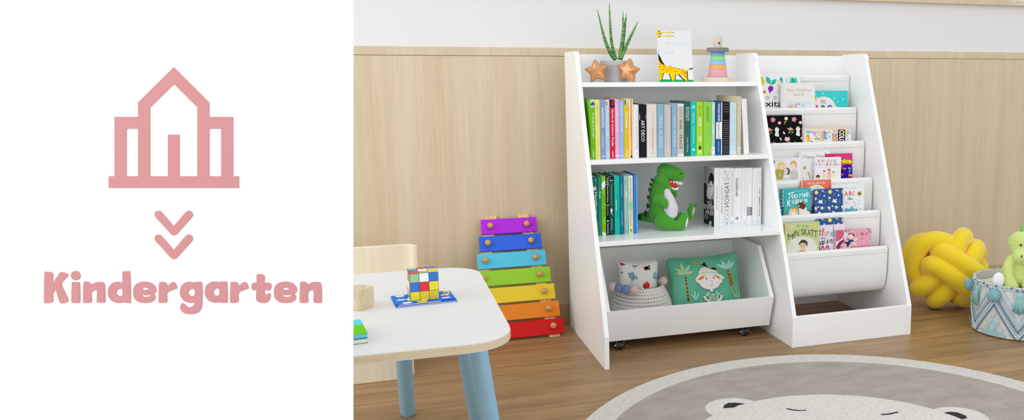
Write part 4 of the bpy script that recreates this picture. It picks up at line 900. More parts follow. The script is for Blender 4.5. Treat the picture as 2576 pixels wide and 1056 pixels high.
def art_food(a):
    a.rect(-200, 60, 1060, 980, (238, 238, 240))
    a.poly([(85, 180), (115, 170), (150, 215), (175, 280), (165, 340), (125, 385), (60, 380)], (222, 204, 20))
    a.leaf(315, 360, 220, 110, -116, (58, 186, 164)); a.leaf(325, 370, 200, 105, -46, (58, 186, 164))
    a.ell(325, 455, 67, (152, 34, 164), 66); a.poly([(275, 500), (375, 500), (325, 540), (303, 590)], (152, 34, 164)); a.ell(175, 538, 34, (230, 114, 10), 36)
    a.line([(480, 540), (510, 400), (520, 300)], 18, (234, 214, 120)); a.leaf(505, 310, 80, 40, -60, (226, 222, 60)); a.line([(470, 360), (510, 400), (545, 370)], 10, (234, 214, 120))
    a.leaf(600, 290, 120, 70, -110, (20, 170, 176)); a.line([(560, 290), (600, 315), (635, 285)], 12, (20, 150, 180)); a.line([(600, 200), (600, 315)], 10, (20, 150, 180))
    a.line([(505, 565), (560, 470), (550, 420)], 12, (80, 160, 160))
    for x, y in ((680, 200), (712, 165), (740, 190)): a.line([(x, y), (710, 320)], 5, (110, 176, 190))
    a.poly([(775, 320), (785, 200), (805, 175), (825, 200), (830, 320)], (120, 206, 130)); a.poly([(890, 320), (905, 190), (930, 178), (955, 240), (970, 320)], (110, 200, 140)); a.poly([(822, 320), (830, 210), (858, 180), (885, 210), (915, 250), (910, 320)], (16, 178, 170))
    for s, x in (('F', -100), ('O', 30), ('O', 212), ('D', 400)): a.htext(s, x, 638, x+(74 if s == 'O' else 60), 724, (96, 96, 98))
    a.htext('flexitarian', -60, 745, 1010, 895, BK, bold=.01); a.htext('RECIPES YOU CAN FLEX FOR EVERYONE', 150, 935, 1000, 958, (140, 140, 140))
rack(0, *S1, (-250, 95), (1042, 88), 2, .10, .235, (238, 238, 240), 'white flexitarian cookbook with vegetables, at the left of the top pocket', GR_('top'), art_food, minx=.700)
def art_five(a):
    a.rect(560, 300, 1420, 1000, (236, 234, 230)); a.rect(560, 300, 640, 1000, (230, 228, 224))
    a.htext('Five Children', 712, 455, 1305, 530, (196, 184, 146), bold=.008); a.htext('and It', 875, 560, 1135, 635, (196, 184, 146), bold=.008); a.line([(985, 700), (1040, 698)], 4, (206, 200, 180))
    a.rect(695, 775, 1305, 1000, (200, 212, 222)); a.rect(703, 785, 1297, 1000, (222, 228, 236))
    a.line([(720, 905), (855, 845)], 20, (214, 160, 96)); a.line([(730, 935), (860, 880)], 20, (226, 178, 120)); a.line([(740, 960), (850, 905)], 18, (206, 140, 84)); a.line([(900, 930), (910, 870), (960, 830), (1030, 832)], 16, (168, 112, 86)); a.ell(960, 905, 46, (232, 196, 190), 45)
    a.ell(1100, 860, 26, (166, 190, 216), 20); a.line([(1110, 860), (1165, 885)], 10, (150, 176, 206)); a.line([(1040, 950), (1110, 900)], 14, (234, 214, 170)); a.line([(1150, 950), (1140, 890)], 6, (170, 180, 180))
rack(0, *S1, (575, 340), (1396, 325), 0, .02, .20, (236, 234, 230), 'cream storybook titled Five Children and It', GR_('top'), art_five)
def art_abc1(a):
    a.rect(1200, 480, 2210, 1000, (58, 206, 206)); 
    for x, y, c in ((1412, 590, W_), (1588, 580, W_), (1730, 628, (190, 220, 90)), (1862, 578, (196, 220, 100)), (2005, 595, (224, 120, 110)), (1860, 690, W_), (2068, 712, W_), (1942, 780, (200, 224, 100)), (2060, 900, (226, 100, 60)), (1300, 620, W_)): a.ell(x, y, 13, c, 17)
    a.leaf(1330, 720, 170, 100, -8, (236, 208, 20)); CL = (238, 228, 232)
    for x, y, r in ((1598, 780, 108), (1780, 860, 92), (1430, 880, 100), (1890, 950, 70), (1600, 950, 300)): a.ell(x, y, r, CL)
    a.rect(1300, 900, 1950, 1050, CL)
    a.htext('BABY', 1535, 735, 1655, 775, (90, 84, 90), bold=.02); a.htext('TOUCH', 1535, 785, 1665, 822, (90, 84, 90), bold=.02)
    a.htext('A', 1385, 850, 1490, 990, (216, 56, 84), bold=.06); a.htext('B', 1545, 855, 1640, 990, (20, 150, 64), bold=.06); a.htext('C', 1680, 855, 1800, 990, (60, 90, 196), bold=.06)
rack(0, *S1, (1270, 520), (2186, 510), 1, .03, .17, (58, 206, 206), 'turquoise ABC board book with a white cloud', GR_('top'), art_abc1, thick=.008)
PK = (232, 150, 164)
def art_black(a):
    a.rect(-250, 130, 1100, 1000, (5, 5, 6))
    for x, y in ((262, 282), (832, 270), (-305, 290)): a.flower(x, y, 72, PK); a.flower(x, y, 48, (216, 116, 130)); a.ell(x, y, 14, (250, 214, 200))
    for x, y in ((437, 367), (1003, 355), (-120, 380)): a.ell(x, y, 43, (238, 186, 192)); a.ell(x, y, 20, (246, 206, 210))
    a.ell(617, 247, 45, (238, 238, 236)); 
    for k in range(4): a.line([(565, 400-k*25), (625, 300+k*8)], 9, (170, 160, 70))
    a.line([(600, 290), (590, 410)], 5, (190, 180, 80))
    def rabbit(x, y):
        a.poly([(x-12, y-95), (x-28, y-105), (x-34, y-150), (x-22, y-152), (x-4, y-105), (x+8, y-108), (x+12, y-150), (x+26, y-148), (x+24, y-100), (x+40, y-95)], (236, 236, 238))
        a.ell(x, y-70, 60, (236, 236, 238), 56); a.poly([(x-46, y+30), (x-40, y-20), (x+40, y-20), (x+55, y+90), (x+50, y+118), (x-20, y+110), (x-60, y+70)], (236, 236, 238)); a.ell(x-40, y+70, 22, (236, 236, 238))
        a.ell(x-18, y-84, 6, (80, 80, 84)); a.ell(x+20, y-86, 6, (80, 80, 84))
    rabbit(368, 620); rabbit(938, 605)
    for x, y in ((735, 520), (165, 535)):
        a.line([(x-70, y), (x-10, y+100), (x+20, y+160)], 6, (150, 176, 100)); a.line([(x+70, y+20), (x, y+110)], 6, (150, 176, 100)); a.flower(x, y+10, 50, (238, 160, 172), k=4)
        for p, q in ((-68, 0), (66, 25), (-40, 100), (55, 100)): a.ell(x+p, y+q, 20, (176, 204, 140), 18)
    for x, y in ((560, 635), (470, 800), (1035, 785)): a.ell(x-12, y-14, 20, (238, 238, 238), 22); a.ell(x+8, y+16, 24, (238, 238, 238), 20)
    a.ell(612, 800, 38, (238, 184, 190), 60); a.ell(680, 800, 36, (238, 184, 190), 58); a.ell(645, 810, 40, (240, 190, 196), 50); a.line([(643, 860), (640, 950)], 14, (150, 190, 100)); a.leaf(645, 915, 100, 45, -20, (150, 190, 100))
    for x in (270, 845): a.leaf(x-10, 945, 90, 30, -75, (160, 190, 100)); a.ell(x+45, 925, 24, (238, 238, 238), 30)
rack(1, *S2, (-250, 175), (1041, 150), 1, .16, .215, (5, 5, 6), 'black notebook with pink flowers and white rabbits', GR_('second'), art_black, minx=.700)
def art_color(a):
    a.rect(1060, 440, 2420, 960, (238, 206, 186)); a.rect(1145, 545, 2370, 960, (236, 234, 236)); a.rect(1085, 470, 1145, 960, (222, 218, 220)); a.rect(1600, 460, 1860, 474, (150, 130, 120))
    a.rect(1163, 572, 1280, 645, (70, 190, 184)); a.rect(1180, 590, 1262, 625, (130, 220, 214)); a.ell(1205, 775, 52, (242, 160, 40), 105); a.ell(1190, 800, 30, (250, 220, 40), 60); a.line([(1215, 700), (1240, 760)], 14, (236, 130, 120))
    a.ell(1385, 640, 46, (214, 160, 208), 60, -20); a.line([(1385, 700), (1440, 740), (1520, 670)], 22, (206, 170, 220)); a.ell(1475, 610, 32, (206, 216, 50), 40); a.ell(1325, 610, 26, (190, 186, 220), 40, 30)
    a.rect(1530, 580, 1580, 860, (226, 214, 130)); a.rect(1582, 580, 1635, 850, (214, 170, 206)); a.rect(1638, 570, 1662, 800, (220, 96, 90)); a.rect(1666, 600, 1722, 822, (60, 190, 200)); a.rect(1680, 660, 1706, 760, (160, 224, 228))
    a.rect(1390, 765, 1450, 820, (206, 160, 80)); a.ell(1490, 795, 34, (130, 190, 110)); a.ell(1790, 615, 34, (206, 216, 150), 50); a.ell(1745, 640, 16, (236, 180, 90)); a.ell(1790, 740, 24, (206, 190, 214), 44)
    a.poly([(1395, 910), (1440, 850), (1450, 910)], (216, 84, 50)); a.poly([(1690, 905), (1740, 840), (1750, 900)], (200, 204, 80)); a.ell(1300, 870, 34, (110, 114, 140), 26); a.ell(1500, 885, 22, (190, 170, 206)); a.ell(1635, 880, 30, (190, 200, 220), 26)
    for y in (560, 585, 610): a.line([(1870, y+10), (1985, y)], 9, (222, 130, 140))
    a.rect(1850, 650, 2008, 960, (238, 206, 170)); a.vtext('BOOK', 655, 1010, 1862, 1995, (84, 56, 30), bold=.05); a.vtext('BOOK', 660, 1005, 1878, 1980, (238, 206, 170), bold=-.0)
    a.rect(2015, 545, 2212, 960, (50, 38, 36)); a.vtext('COLOR', 560, 980, 2045, 2190, (244, 238, 230), bold=.03)
    a.rect(2240, 560, 2280, 730, (196, 214, 100)); a.ell(2310, 620, 34, (160, 206, 220), 56); a.ell(2280, 820, 30, (196, 196, 206), 40); a.ell(2330, 870, 10, (80, 80, 90)); a.ell(2245, 750, 8, (80, 80, 90))
    a.rect(2372, 480, 2392, 960, (206, 202, 202))
rack(1, *S2, (1085, 480), (2400, 462), 0, .03, .165, (238, 206, 186), 'peach and white colouring book box with tiny pastel doodles', GR_('second'), art_color, thick=.014, name='colouring_book')
def art_family(a):
    a.rect(-100, 300, 800, 960, (230, 232, 240)); a.rect(700, 300, 800, 960, (236, 236, 238)); a.line([(120, 405), (350, 392)], 14, (196, 210, 226))
    a.poly([(100, 700), (140, 610), (240, 580), (320, 620), (330, 760), (300, 880), (150, 890)], (176, 172, 74)); a.ell(262, 560, 66, (240, 214, 190), 84); a.poly([(165, 640), (160, 520), (200, 450), (270, 425), (340, 460), (365, 540), (340, 610), (320, 540), (260, 490), (215, 530), (200, 620)], (232, 206, 110))
    a.poly([(490, 800), (490, 680), (560, 650), (650, 640), (700, 740), (700, 860), (480, 870)], (200, 202, 192)); a.ell(560, 560, 70, (242, 218, 200), 92); a.poly([(490, 560), (490, 460), (540, 405), (610, 405), (660, 460), (664, 560), (630, 620), (640, 540), (600, 470), (520, 480)], (226, 170, 96))
    a.ell(405, 680, 84, (106, 88, 76), 100); a.ell(380, 680, 52, (240, 216, 200), 84); a.poly([(320, 760), (460, 770), (480, 880), (310, 880)], (226, 232, 244)); a.line([(130, 880), (250, 890), (470, 860), (640, 870)], 14, (214, 176, 70)); a.ell(230, 770, 36, (216, 176, 130), 60, 20)
    for x, y in ((235, 590), (270, 580), (565, 560), (370, 670), (395, 668)): a.ell(x, y, 5, (90, 80, 80))
    a.ell(80, 430, 26, (206, 186, 140), 50); a.ell(80, 440, 12, (120, 90, 60), 20)
rack(2, *S3, (0, 330), (776, 318), 1, .08, .17, (236, 236, 238), 'white picture book showing two blond adults hugging a dark haired child', GR_('third'), art_family, minx=.722)
def art_petit(a):
    a.rect(700, 130, 1560, 960, (236, 236, 237)); a.rect(725, 160, 782, 960, (226, 226, 228)); a.htext('O Pequeno', 805, 260, 1140, 370, (96, 94, 98), bold=.0); a.htext('Principe', 1185, 250, 1475, 330, (96, 94, 98))
    a.ell(1405, 220, 23, (190, 182, 140)); a.ell(868, 587, 45, (190, 166, 72)); a.ell(872, 587, 22, (204, 182, 96)); a.ell(908, 745, 12, (206, 60, 50)); a.ell(838, 852, 10, (60, 60, 64)); a.ell(1055, 810, 12, (150, 160, 170)); a.ell(1095, 540, 5, (120, 120, 120)); a.ell(1092, 700, 5, (120, 120, 120)); a.ell(835, 680, 6, (180, 180, 180))
    a.line([(955, 695), (985, 770), (1005, 850)], 26, (190, 160, 84)); a.ell(1260, 180, 4, (180, 180, 180))
rack(2, *S3, (724, 155), (1527, 142), 2, .06, .20, (236, 236, 237), 'white storybook with handwritten O Pequeno title behind the finger puppet book', GR_('third'), art_petit)
def art_ning(a):
    a.rect(1100, 290, 1850, 960, (238, 238, 240)); a.rect(1125, 320, 1145, 960, (222, 222, 226))
    cs = [(206, 50, 60), (214, 120, 150), (190, 110, 190), (200, 150, 200), (230, 200, 210), (60, 180, 200)]
    for s, x, c in (('N', 1210, (206, 50, 60)), ('I', 1285, (236, 200, 200)), ('N', 1312, (214, 120, 150)), ('G', 1375, (224, 200, 224)), ('U', 1442, (190, 110, 190)), ('E', 1500, (230, 214, 230)), ('M', 1545, (230, 190, 200)), ('E', 1630, (60, 180, 200))): a.htext(s, x, 372, x+(14 if s == 'I' else 46), 442, c, bold=.04)
    for s, x, c in (('I', 1160, (60, 160, 190)), ('G', 1185, (240, 220, 230)), ('U', 1238, (190, 100, 180)), ('A', 1300, (210, 220, 210)), ('L', 1365, (220, 214, 226)), ('N', 1425, (206, 60, 60)), ('I', 1485, (220, 236, 200)), ('N', 1512, (120, 196, 80)), ('G', 1565, (220, 220, 230)), ('U', 1620, (190, 90, 160)), ('E', 1680, (236, 180, 180)), ('M', 1725, (214, 226, 236))): a.htext(s, x, 462, x+(14 if s == 'I' else 44), 530, c, bold=.04)
    a.line([(1215, 560), (1700, 558)], 8, (206, 206, 212))
    for x, y, r, sk, hr in ((1372, 690, 34, (240, 214, 186), (206, 60, 60)), (1500, 660, 44, (238, 190, 160), (224, 120, 90)), (1615, 710, 36, (244, 226, 200), (130, 170, 120))):
        a.poly([(x-r, 860), (x-r*.9, y), (x+r*.9, y), (x+r, 860)], sk); a.ell(x, y, r, sk, r*1.1); a.poly([(x-r, y-4), (x-r*.8, y-r*.9), (x, y-r*1.3), (x+r*.8, y-r*.9), (x+r, y-4)], hr)
    for x, y in ((1200, 740), (1245, 745), (1290, 740), (1300, 800), (1330, 835), (1690, 700), (1700, 760), (1680, 810), (1730, 790), (1440, 820), (1550, 800)): a.ell(x, y, 7, (110, 176, 206))
    a.ell(1208, 820, 48, (36, 26, 28), 50); a.ell(1205, 845, 28, (232, 180, 150), 30)
rack(2, *S3, (1125, 322), (1812, 302), 0, .03, .155, (238, 238, 240), 'white picture book with multicoloured letters and finger puppets', GR_('third'), art_ning)
def art_nica(a):
    a.rect(1350, 180, 2150, 960, (218, 60, 128)); a.rect(1350, 215, 1640, 960, (224, 40, 110))
    a.htext('Mônica', 1540, 350, 2100, 480, (150, 90, 20), bold=.09); a.htext('Mônica', 1545, 345, 2090, 470, (250, 236, 20), bold=.05)
    a.poly([(1830, 620), (1860, 530), (1960, 495), (2070, 515), (2110, 600), (2100, 740), (2080, 860), (1800, 860), (1810, 740)], (34, 22, 150))
    a.poly([(1790, 520), (1880, 500), (1850, 560), (1900, 660), (1860, 640)], (224, 60, 120)); a.poly([(1810, 600), (1870, 660), (1880, 720), (1810, 700)], (24, 14, 110)); a.poly([(1790, 740), (1900, 730), (1860, 790), (1790, 810)], (214, 50, 90)); a.ell(1915, 600, 22, (224, 226, 240), 24); a.ell(1922, 588, 12, (34, 22, 150))
    for x in (1995, 2022, 2048): a.line([(x, 575), (x+14, 625)], 9, (236, 236, 244))
    for y in (665, 690, 715): a.line([(2015, y), (2050, y-18)], 9, (220, 220, 240))
    a.ell(2050, 785, 52, (240, 220, 60), 34); a.ell(2050, 810, 40, (220, 60, 50), 26)
rack(2, *S3, (1400, 232), (2106, 206), 1.9, .05, .18, (218, 60, 128), 'hot pink book with yellow lettering and a dark blue figure', GR_('third'), art_nica)
def art_coral(a):
    a.rect(560, 70, 1260, 960, (238, 124, 100)); a.rect(582, 120, 600, 960, (240, 226, 214)); a.rect(1205, 80, 1228, 960, (226, 104, 82)); a.htext('MICHAEL BOND', 712, 160, 1100, 212, (250, 214, 196), mirror=True, bold=.01, slope=-14)
    a.ell(915, 400, 220, (236, 236, 230), 185); a.rect(925, 250, 950, 300, (190, 196, 190)); a.rect(600, 330, 1200, 960, (214, 210, 222)); a.ell(828, 400, 34, (96, 74, 170), 42); a.ell(828, 400, 22, (214, 210, 222), 28); a.line([(828, 400), (860, 410)], 10, (96, 74, 170))
    a.poly([(790, 860), (800, 690), (850, 660), (880, 700), (890, 860)], (84, 100, 190)); a.poly([(805, 640), (850, 625), (868, 650), (850, 690), (812, 670)], (226, 130, 60)); a.line([(840, 700), (845, 860)], 12, (190, 90, 40))
rack(3, *S4, (574, 118), (1236, 95), 2.6, .05, .21, (238, 124, 100), 'coral red book with mirrored white name, tallest at the back', GR_('fourth'), art_coral)
def art_cats(a):
    a.rect(100, 270, 200, 960, (20, 100, 104)); a.rect(168, 300, 182, 700, (230, 236, 236)); a.rect(185, 270, 810, 960, (62, 180, 184)); a.rect(185, 270, 196, 960, (44, 150, 154))
    for y in range(360, 840, 40): a.rect(128, y, 150, y+26, (150, 206, 200) if y % 80 else (40, 90, 96))
    for pts in ([(285, 415), (410, 378)], [(318, 408), (322, 470), (310, 528)], [(385, 392), (365, 470), (400, 532)], [(425, 440), (410, 490)]): a.line(pts, 19, (238, 246, 246))
    for s, x0, x1, y0, y1 in (('О', 420, 500, 425, 510), ('Х', 520, 590, 408, 500), ('И', 600, 665, 398, 495), ('Е', 680, 745, 390, 480)): a.htext(s, x0, y0, x1, y1, (238, 246, 246), bold=.045)
    for s, x0, x1, y0, y1 in (('К', 265, 345, 555, 690), ('О', 365, 425, 560, 640), ('Ш', 440, 525, 530, 640), ('К', 545, 610, 530, 620), ('И', 640, 710, 520, 610)): a.htext(s, x0, y0, x1, y1, (238, 246, 246), bold=.045)
    a.htext('КАТЕРИНА КРЕТОВА', 410, 345, 730, 375, (190, 230, 230), bold=.01, slope=-12)
    a.poly([(285, 910), (310, 800), (350, 725), (390, 705), (460, 740), (505, 730), (500, 910)], (238, 214, 190)); a.poly([(345, 740), (385, 695), (430, 720), (400, 760), (350, 800)], (232, 150, 20)); a.poly([(440, 740), (500, 730), (505, 800), (450, 820)], (226, 150, 20)); a.ell(355, 765, 14, (250, 240, 220)); a.ell(465, 785, 14, (250, 240, 220)); a.ell(395, 850, 34, (248, 236, 220), 40)
    a.poly([(540, 910), (520, 760), (560, 700), (650, 690), (700, 740), (760, 820), (800, 910)], (236, 226, 222)); a.poly([(485, 640), (520, 612), (600, 600), (650, 590), (668, 650), (660, 730), (620, 762), (560, 740), (500, 700)], (110, 60, 38)); a.ell(518, 680, 17, (244, 232, 200)); a.ell(645, 622, 14, (244, 232, 200))
    a.line([(700, 770), (750, 780), (800, 850)], 24, (110, 70, 50)); a.line([(205, 860), (275, 815)], 22, (206, 84, 30)); a.ell(235, 890, 18, (230, 230, 234), 12)
rack(3, *S4, (115, 316), (792, 284), 0, .03, .165, (62, 180, 184), 'teal picture book with white hand lettering and two cats', GR_('fourth'), art_cats, thick=.010)
NV = (52, 88, 150)
def art_floral(dx, dy):
    def f(a):
        a.rect(840+dx, 260+dy, 1530+dx, 960+dy, NV)
        def X(x): return x+dx
        def Y(y): return y+dy
        for x, y in ((908, 388), (1215, 372), (1515, 368)): a.flower(X(x), Y(y), 52, (238, 206, 70)); a.flower(X(x), Y(y), 22, (246, 240, 200))
        for x, y in ((1048, 350), (1362, 338)): a.line([(X(x), Y(y)), (X(x+55), Y(y+35))], 12, (190, 186, 150)); a.ell(X(x), Y(y), 18, (236, 238, 240))
        for x, y in ((1088, 462), (1402, 446), (952, 708), (1266, 690)): a.ell(X(x), Y(y), 22, (236, 238, 240), 17, -20)
        for x, y in ((980, 455), (1292, 440), (1105, 600), (1418, 585)):
            for k in range(4): a.line([(X(x-14), Y(y-30+k*18)), (X(x+4), Y(y-24+k*18)), (X(x+20), Y(y-42+k*18))], 5, (140, 164, 200))
        for x, y in ((1003, 590), (1315, 572)): a.poly([(X(x-68), Y(y+10)), (X(x-30), Y(y-10)), (X(x-45), Y(y-50)), (X(x), Y(y-25)), (X(x+50), Y(y-50)), (X(x+35), Y(y+5)), (X(x+55), Y(y+45)), (X(x), Y(y+35)), (X(x-40), Y(y+30))], (240, 242, 244))
        for x, y in ((895, 540), (1200, 520)): a.ell(X(x), Y(y-15), 26, (244, 226, 214)); a.leaf(X(x-10), Y(y+60), 70, 40, -110, (50, 140, 80)); a.line([(X(x), Y(y)), (X(x), Y(y+80))], 6, (120, 170, 150))
        for x, y in ((1035, 730), (1350, 712)): a.flower(X(x), Y(y), 38, (240, 240, 238)); a.ell(X(x), Y(y), 16, (222, 190, 110)); a.leaf(X(x+40), Y(y+30), 55, 30, -50, (70, 150, 80)); a.line([(X(x+40), Y(y-10)), (X(x+75), Y(y-35))], 8, (214, 110, 110))
        for x, y in ((890, 735), (1185, 725), (1485, 705)): a.poly([(X(x-35), Y(y-20)), (X(x+20), Y(y-35)), (X(x+38), Y(y+20)), (X(x), Y(y+45))], (240, 236, 236)); a.ell(X(x+15), Y(y+50), 20, (222, 110, 150), 26)
        for x, y in ((975, 850), (1288, 835)): a.flower(X(x), Y(y), 44, (232, 234, 244), k=6)
        for x, y in ((1108, 850), (1420, 835)): a.ell(X(x), Y(y), 24, (226, 196, 130), 20)
    return f
rack(3, *S4, (873, 314), (1501, 291), 0.2, .04, .165, NV, 'navy notebook with white doves and yellow flowers, beside the teal cat book', GR_('fourth'), art_floral(0, 0), name='notebook')
def art_abc2(a):
    a.rect(1200, 170, 2000, 960, (238, 238, 239)); a.line([(1530, 290), (1800, 270)], 7, (206, 206, 212)); a.htext('first letters', 1540, 262, 1800, 312, (204, 206, 214))
    a.htext('A', 1530, 372, 1618, 466, (206, 66, 64), bold=.012); a.htext('B', 1632, 362, 1690, 456, (206, 66, 64), bold=.012); a.htext('C', 1700, 362, 1762, 452, (206, 66, 64), bold=.012)
    a.ell(1866, 412, 53, (206, 186, 120)); a.ell(1866, 412, 42, (190, 168, 96)); a.ell(1852, 408, 12, (90, 80, 50), 24); a.ell(1880, 412, 10, (90, 80, 50), 26)
    for r in (-160, -130, -100, -60, -20): a.leaf(1660, 550, 80, 16, r, (84, 160, 140))
    for x, y in ((1560, 600), (1600, 620), (1650, 610), (1850, 560), (1860, 640), (1745, 600), (1790, 640)): a.ell(x, y, 16, (214, 216, 226), 26, 30)
    a.line([(1560, 640), (1640, 655)], 10, (232, 200, 206)); a.line([(1700, 680), (1790, 660)], 12, (234, 190, 196)); a.ell(1745, 605, 9, (80, 90, 90)); a.ell(1790, 700, 7, (80, 90, 90))
    a.poly([(1520, 800), (1560, 730), (1640, 750), (1690, 690), (1740, 730), (1755, 800), (1600, 815)], (90, 176, 196)); a.ell(1695, 720, 40, (120, 196, 210), 26); a.poly([(1755, 790), (1780, 740), (1830, 760), (1800, 795)], (40, 170, 160)); a.line([(1860, 760), (1885, 735)], 6, (90, 110, 110))
rack(3, *S4, (1255, 225), (1970, 188), 1.2, .04, .185, (238, 238, 239), 'white alphabet picture book with red ABC and a gold medal', GR_('fourth'), art_abc2)
def art_skatt(a):
    a.rect(0, 200, 900, 1100, (196, 210, 146)); a.rect(64, 290, 80, 540, (190, 70, 40)); a.ell(232, 365, 40, (240, 222, 180), 50)
    for x, y in ((215, 345), (245, 340), (222, 375), (250, 378), (232, 400), (205, 390)): a.ell(x, y, 8, (206, 120, 50))
    a.htext('Du och jag', 352, 305, 605, 370, (126, 130, 90), bold=.0, slope=0); a.ell(755, 345, 30, (236, 222, 40), 36); a.line([(770, 320), (800, 270)], 8, (206, 200, 80))
    pts = [('M', 150, 265, 510, 640, 30), ('I', 280, 296, 455, 590, 0), ('N', 312, 392, 430, 560, 0), ('S', 440, 500, 402, 535, 0), ('K', 510, 580, 398, 540, 0), ('A', 585, 655, 408, 552, 0), ('T', 655, 728, 420, 572, 0), ('T', 728, 802, 440, 588, 0)]
    for s, x0, x1, y0, y1, _ in pts: a.htext(s, x0, y0, x1, y1, (84, 66, 44), bold=-.0)
    a.poly([(135, 960), (140, 760), (200, 650), (330, 590), (470, 570), (620, 590), (740, 650), (790, 760), (800, 960)], (226, 226, 214))
    a.poly([(380, 780), (400, 700), (450, 645), (520, 640), (575, 680), (590, 740), (560, 790), (545, 730), (480, 705), (420, 730)], (72, 64, 44)); a.ell(482, 765, 78, (228, 202, 160), 86); a.poly([(405, 740), (440, 680), (520, 680), (560, 750), (500, 708), (450, 712)], (72, 64, 44))
    a.ell(437, 768, 10, (30, 26, 24), 13); a.ell(510, 762, 10, (30, 26, 24), 13); a.line([(450, 815), (475, 822), (500, 812)], 5, (180, 90, 70)); a.ell(475, 790, 5, (200, 160, 120), 10)
    a.poly([(395, 910), (420, 850), (450, 870), (500, 870), (520, 850), (545, 910)], (236, 226, 220)); 
    for y in (862, 885, 908): a.line([(405, y+8), (465, y+14), (530, y-2)], 11, (206, 30, 30))
    for x, y in ((325, 928), (355, 918), (385, 912)): a.ell(x, y, 13, (190, 30, 30), 12)
rack(4, *S5, (62, 290), (850, 240), 0, .03, .175, (196, 210, 146), 'pale green picture book titled Min Skatt with a dark haired child', GR_('lowest'), art_skatt, minx=None)
rack(4, *S5, (790, 190), (1367, 150), 2.6, .05, .21, NV, 'navy floral notebook with only its top edge showing in the lowest pocket', GR_('lowest'), art_floral(-85+0-170+120-0, -165), name='notebook')
def art_ford(a):
    a.rect(500, 270, 1450, 1100, (232, 226, 240))
    for s, x0, x1, y0, y1, c in (('O', 640, 720, 440, 560, (180, 60, 60)), ('x', 740, 810, 440, 560, (90, 150, 120)), ('t', 835, 880, 400, 545, (190, 50, 50)), ('f', 895, 955, 385, 560, (204, 120, 90)), ('o', 955, 1010, 455, 565, (232, 150, 150)), ('r', 1020, 1075, 450, 560, (226, 160, 70)), ('d', 1085, 1172, 425, 560, (80, 196, 186))): a.htext(s, x0, y0, x1, y1, c, bold=.03)
    a.rect(1150, 318, 1170, 430, (226, 120, 160)); a.htext('the', 880, 570, 985, 640, (90, 88, 96), bold=.0, slope=-8)
    for s, x0, x1, y0, y1, c in (('f', 770, 800, 640, 760, BK), ('a', 840, 885, 680, 760, (60, 60, 64)), ('s', 890, 945, 660, 755, BK), ('h', 950, 1000, 640, 730, (140, 140, 150)), ('i', 1015, 1040, 625, 725, BK), ('o', 1050, 1090, 640, 700, (120, 120, 130)), ('n', 1095, 1135, 625, 720, (60, 60, 70))): a.htext(s, x0, y0, x1, y1, c, bold=.02)
    a.ell(1170, 640, 26, (226, 200, 170)); a.htext('B', 820, 770, 870, 930, (140, 50, 60), bold=.05); a.htext('O', 880, 760, 960, 960, (206, 70, 100), bold=.05); a.htext('O', 980, 755, 1070, 960, (214, 60, 90), bold=.05); a.line([(1150, 870), (1200, 810)], 14, (196, 140, 80))
rack(4, *S5, (640, 320), (1416, 290), 1.6, .05, .19, (232, 226, 240), 'lilac white book with multicoloured fashion lettering', GR_('lowest'), art_ford)
def art_fairy(a):
    a.rect(1180, 350, 2030, 1000, (232, 170, 186)); a.poly([(1210, 430), (1370, 425), (1400, 520), (1350, 600), (1250, 690), (1210, 700)], (210, 96, 130)); a.rect(1195, 400, 1212, 1000, (240, 190, 204))
    a.poly([(1210, 690), (1300, 650), (1380, 560), (1400, 460), (1440, 450), (1480, 520), (1420, 640), (1330, 720), (1230, 800)], (240, 226, 234)); a.poly([(1215, 800), (1280, 690), (1360, 640), (1390, 620), (1400, 680), (1330, 740), (1280, 860), (1240, 840)], (130, 50, 84)); a.line([(1340, 600), (1400, 620)], 12, (130, 50, 84)); a.line([(1270, 800), (1350, 800)], 16, (130, 50, 84))
    a.line([(1400, 420), (1440, 480), (1440, 415)], 10, (110, 40, 60)); a.line([(1460, 470), (1520, 420), (1580, 412)], 9, (130, 50, 80)); a.line([(1910, 395), (1995, 490)], 14, (150, 60, 90)); a.ell(1400, 580, 10, (60, 40, 60)); a.ell(1425, 515, 8, (90, 70, 100))
    a.ell(1550, 555, 68, (244, 226, 214), 54, 10); a.poly([(1485, 555), (1500, 505), (1550, 488), (1570, 500), (1520, 520)], (36, 34, 36)); a.poly([(1560, 495), (1600, 500), (1628, 540), (1615, 575), (1575, 540)], (134, 66, 36)); a.ell(1552, 565, 6, (60, 50, 50), 8)
    a.poly([(1430, 600), (1520, 640), (1570, 640), (1640, 670), (1540, 690), (1520, 740), (1440, 730), (1500, 660)], (24, 66, 110)); a.poly([(1405, 680), (1480, 700), (1510, 740), (1480, 800), (1450, 785), (1460, 735), (1405, 715)], (22, 30, 52)); a.leaf(1600, 670, 120, 50, -35, (240, 220, 230)); a.leaf(1570, 700, 110, 50, 25, (240, 220, 230)); a.leaf(1600, 690, 110, 40, 50, (236, 212, 226))
    a.line([(1640, 680), (1790, 612)], 6, (190, 120, 140)); a.flower(1800, 612, 32, (226, 160, 70)); 
    a.poly([(1650, 560), (1690, 470), (1720, 560)], (230, 140, 160)); a.ell(1792, 510, 40, (206, 120, 150), 38); a.ell(1895, 505, 36, (214, 140, 166), 36); a.ell(1792, 510, 20, (190, 90, 120), 20)
    for x, y in ((1300, 540), (1260, 630), (1350, 500), (1775, 720), (1900, 680), (1960, 620), (1860, 740), (1940, 740), (1700, 800)): a.ell(x, y, 11, (200, 110, 140), 12)
    a.htext('ELLA SCHWANNKE', 1550, 775, 1990, 825, (198, 90, 126), slope=-20); a.ell(1445, 833, 10, (40, 30, 30))
rack(4, *S5, (1205, 430), (1996, 382), 0.2, .03, .155, (232, 170, 186), 'pink picture book with a flying child holding a star wand', GR_('lowest'), art_fairy)
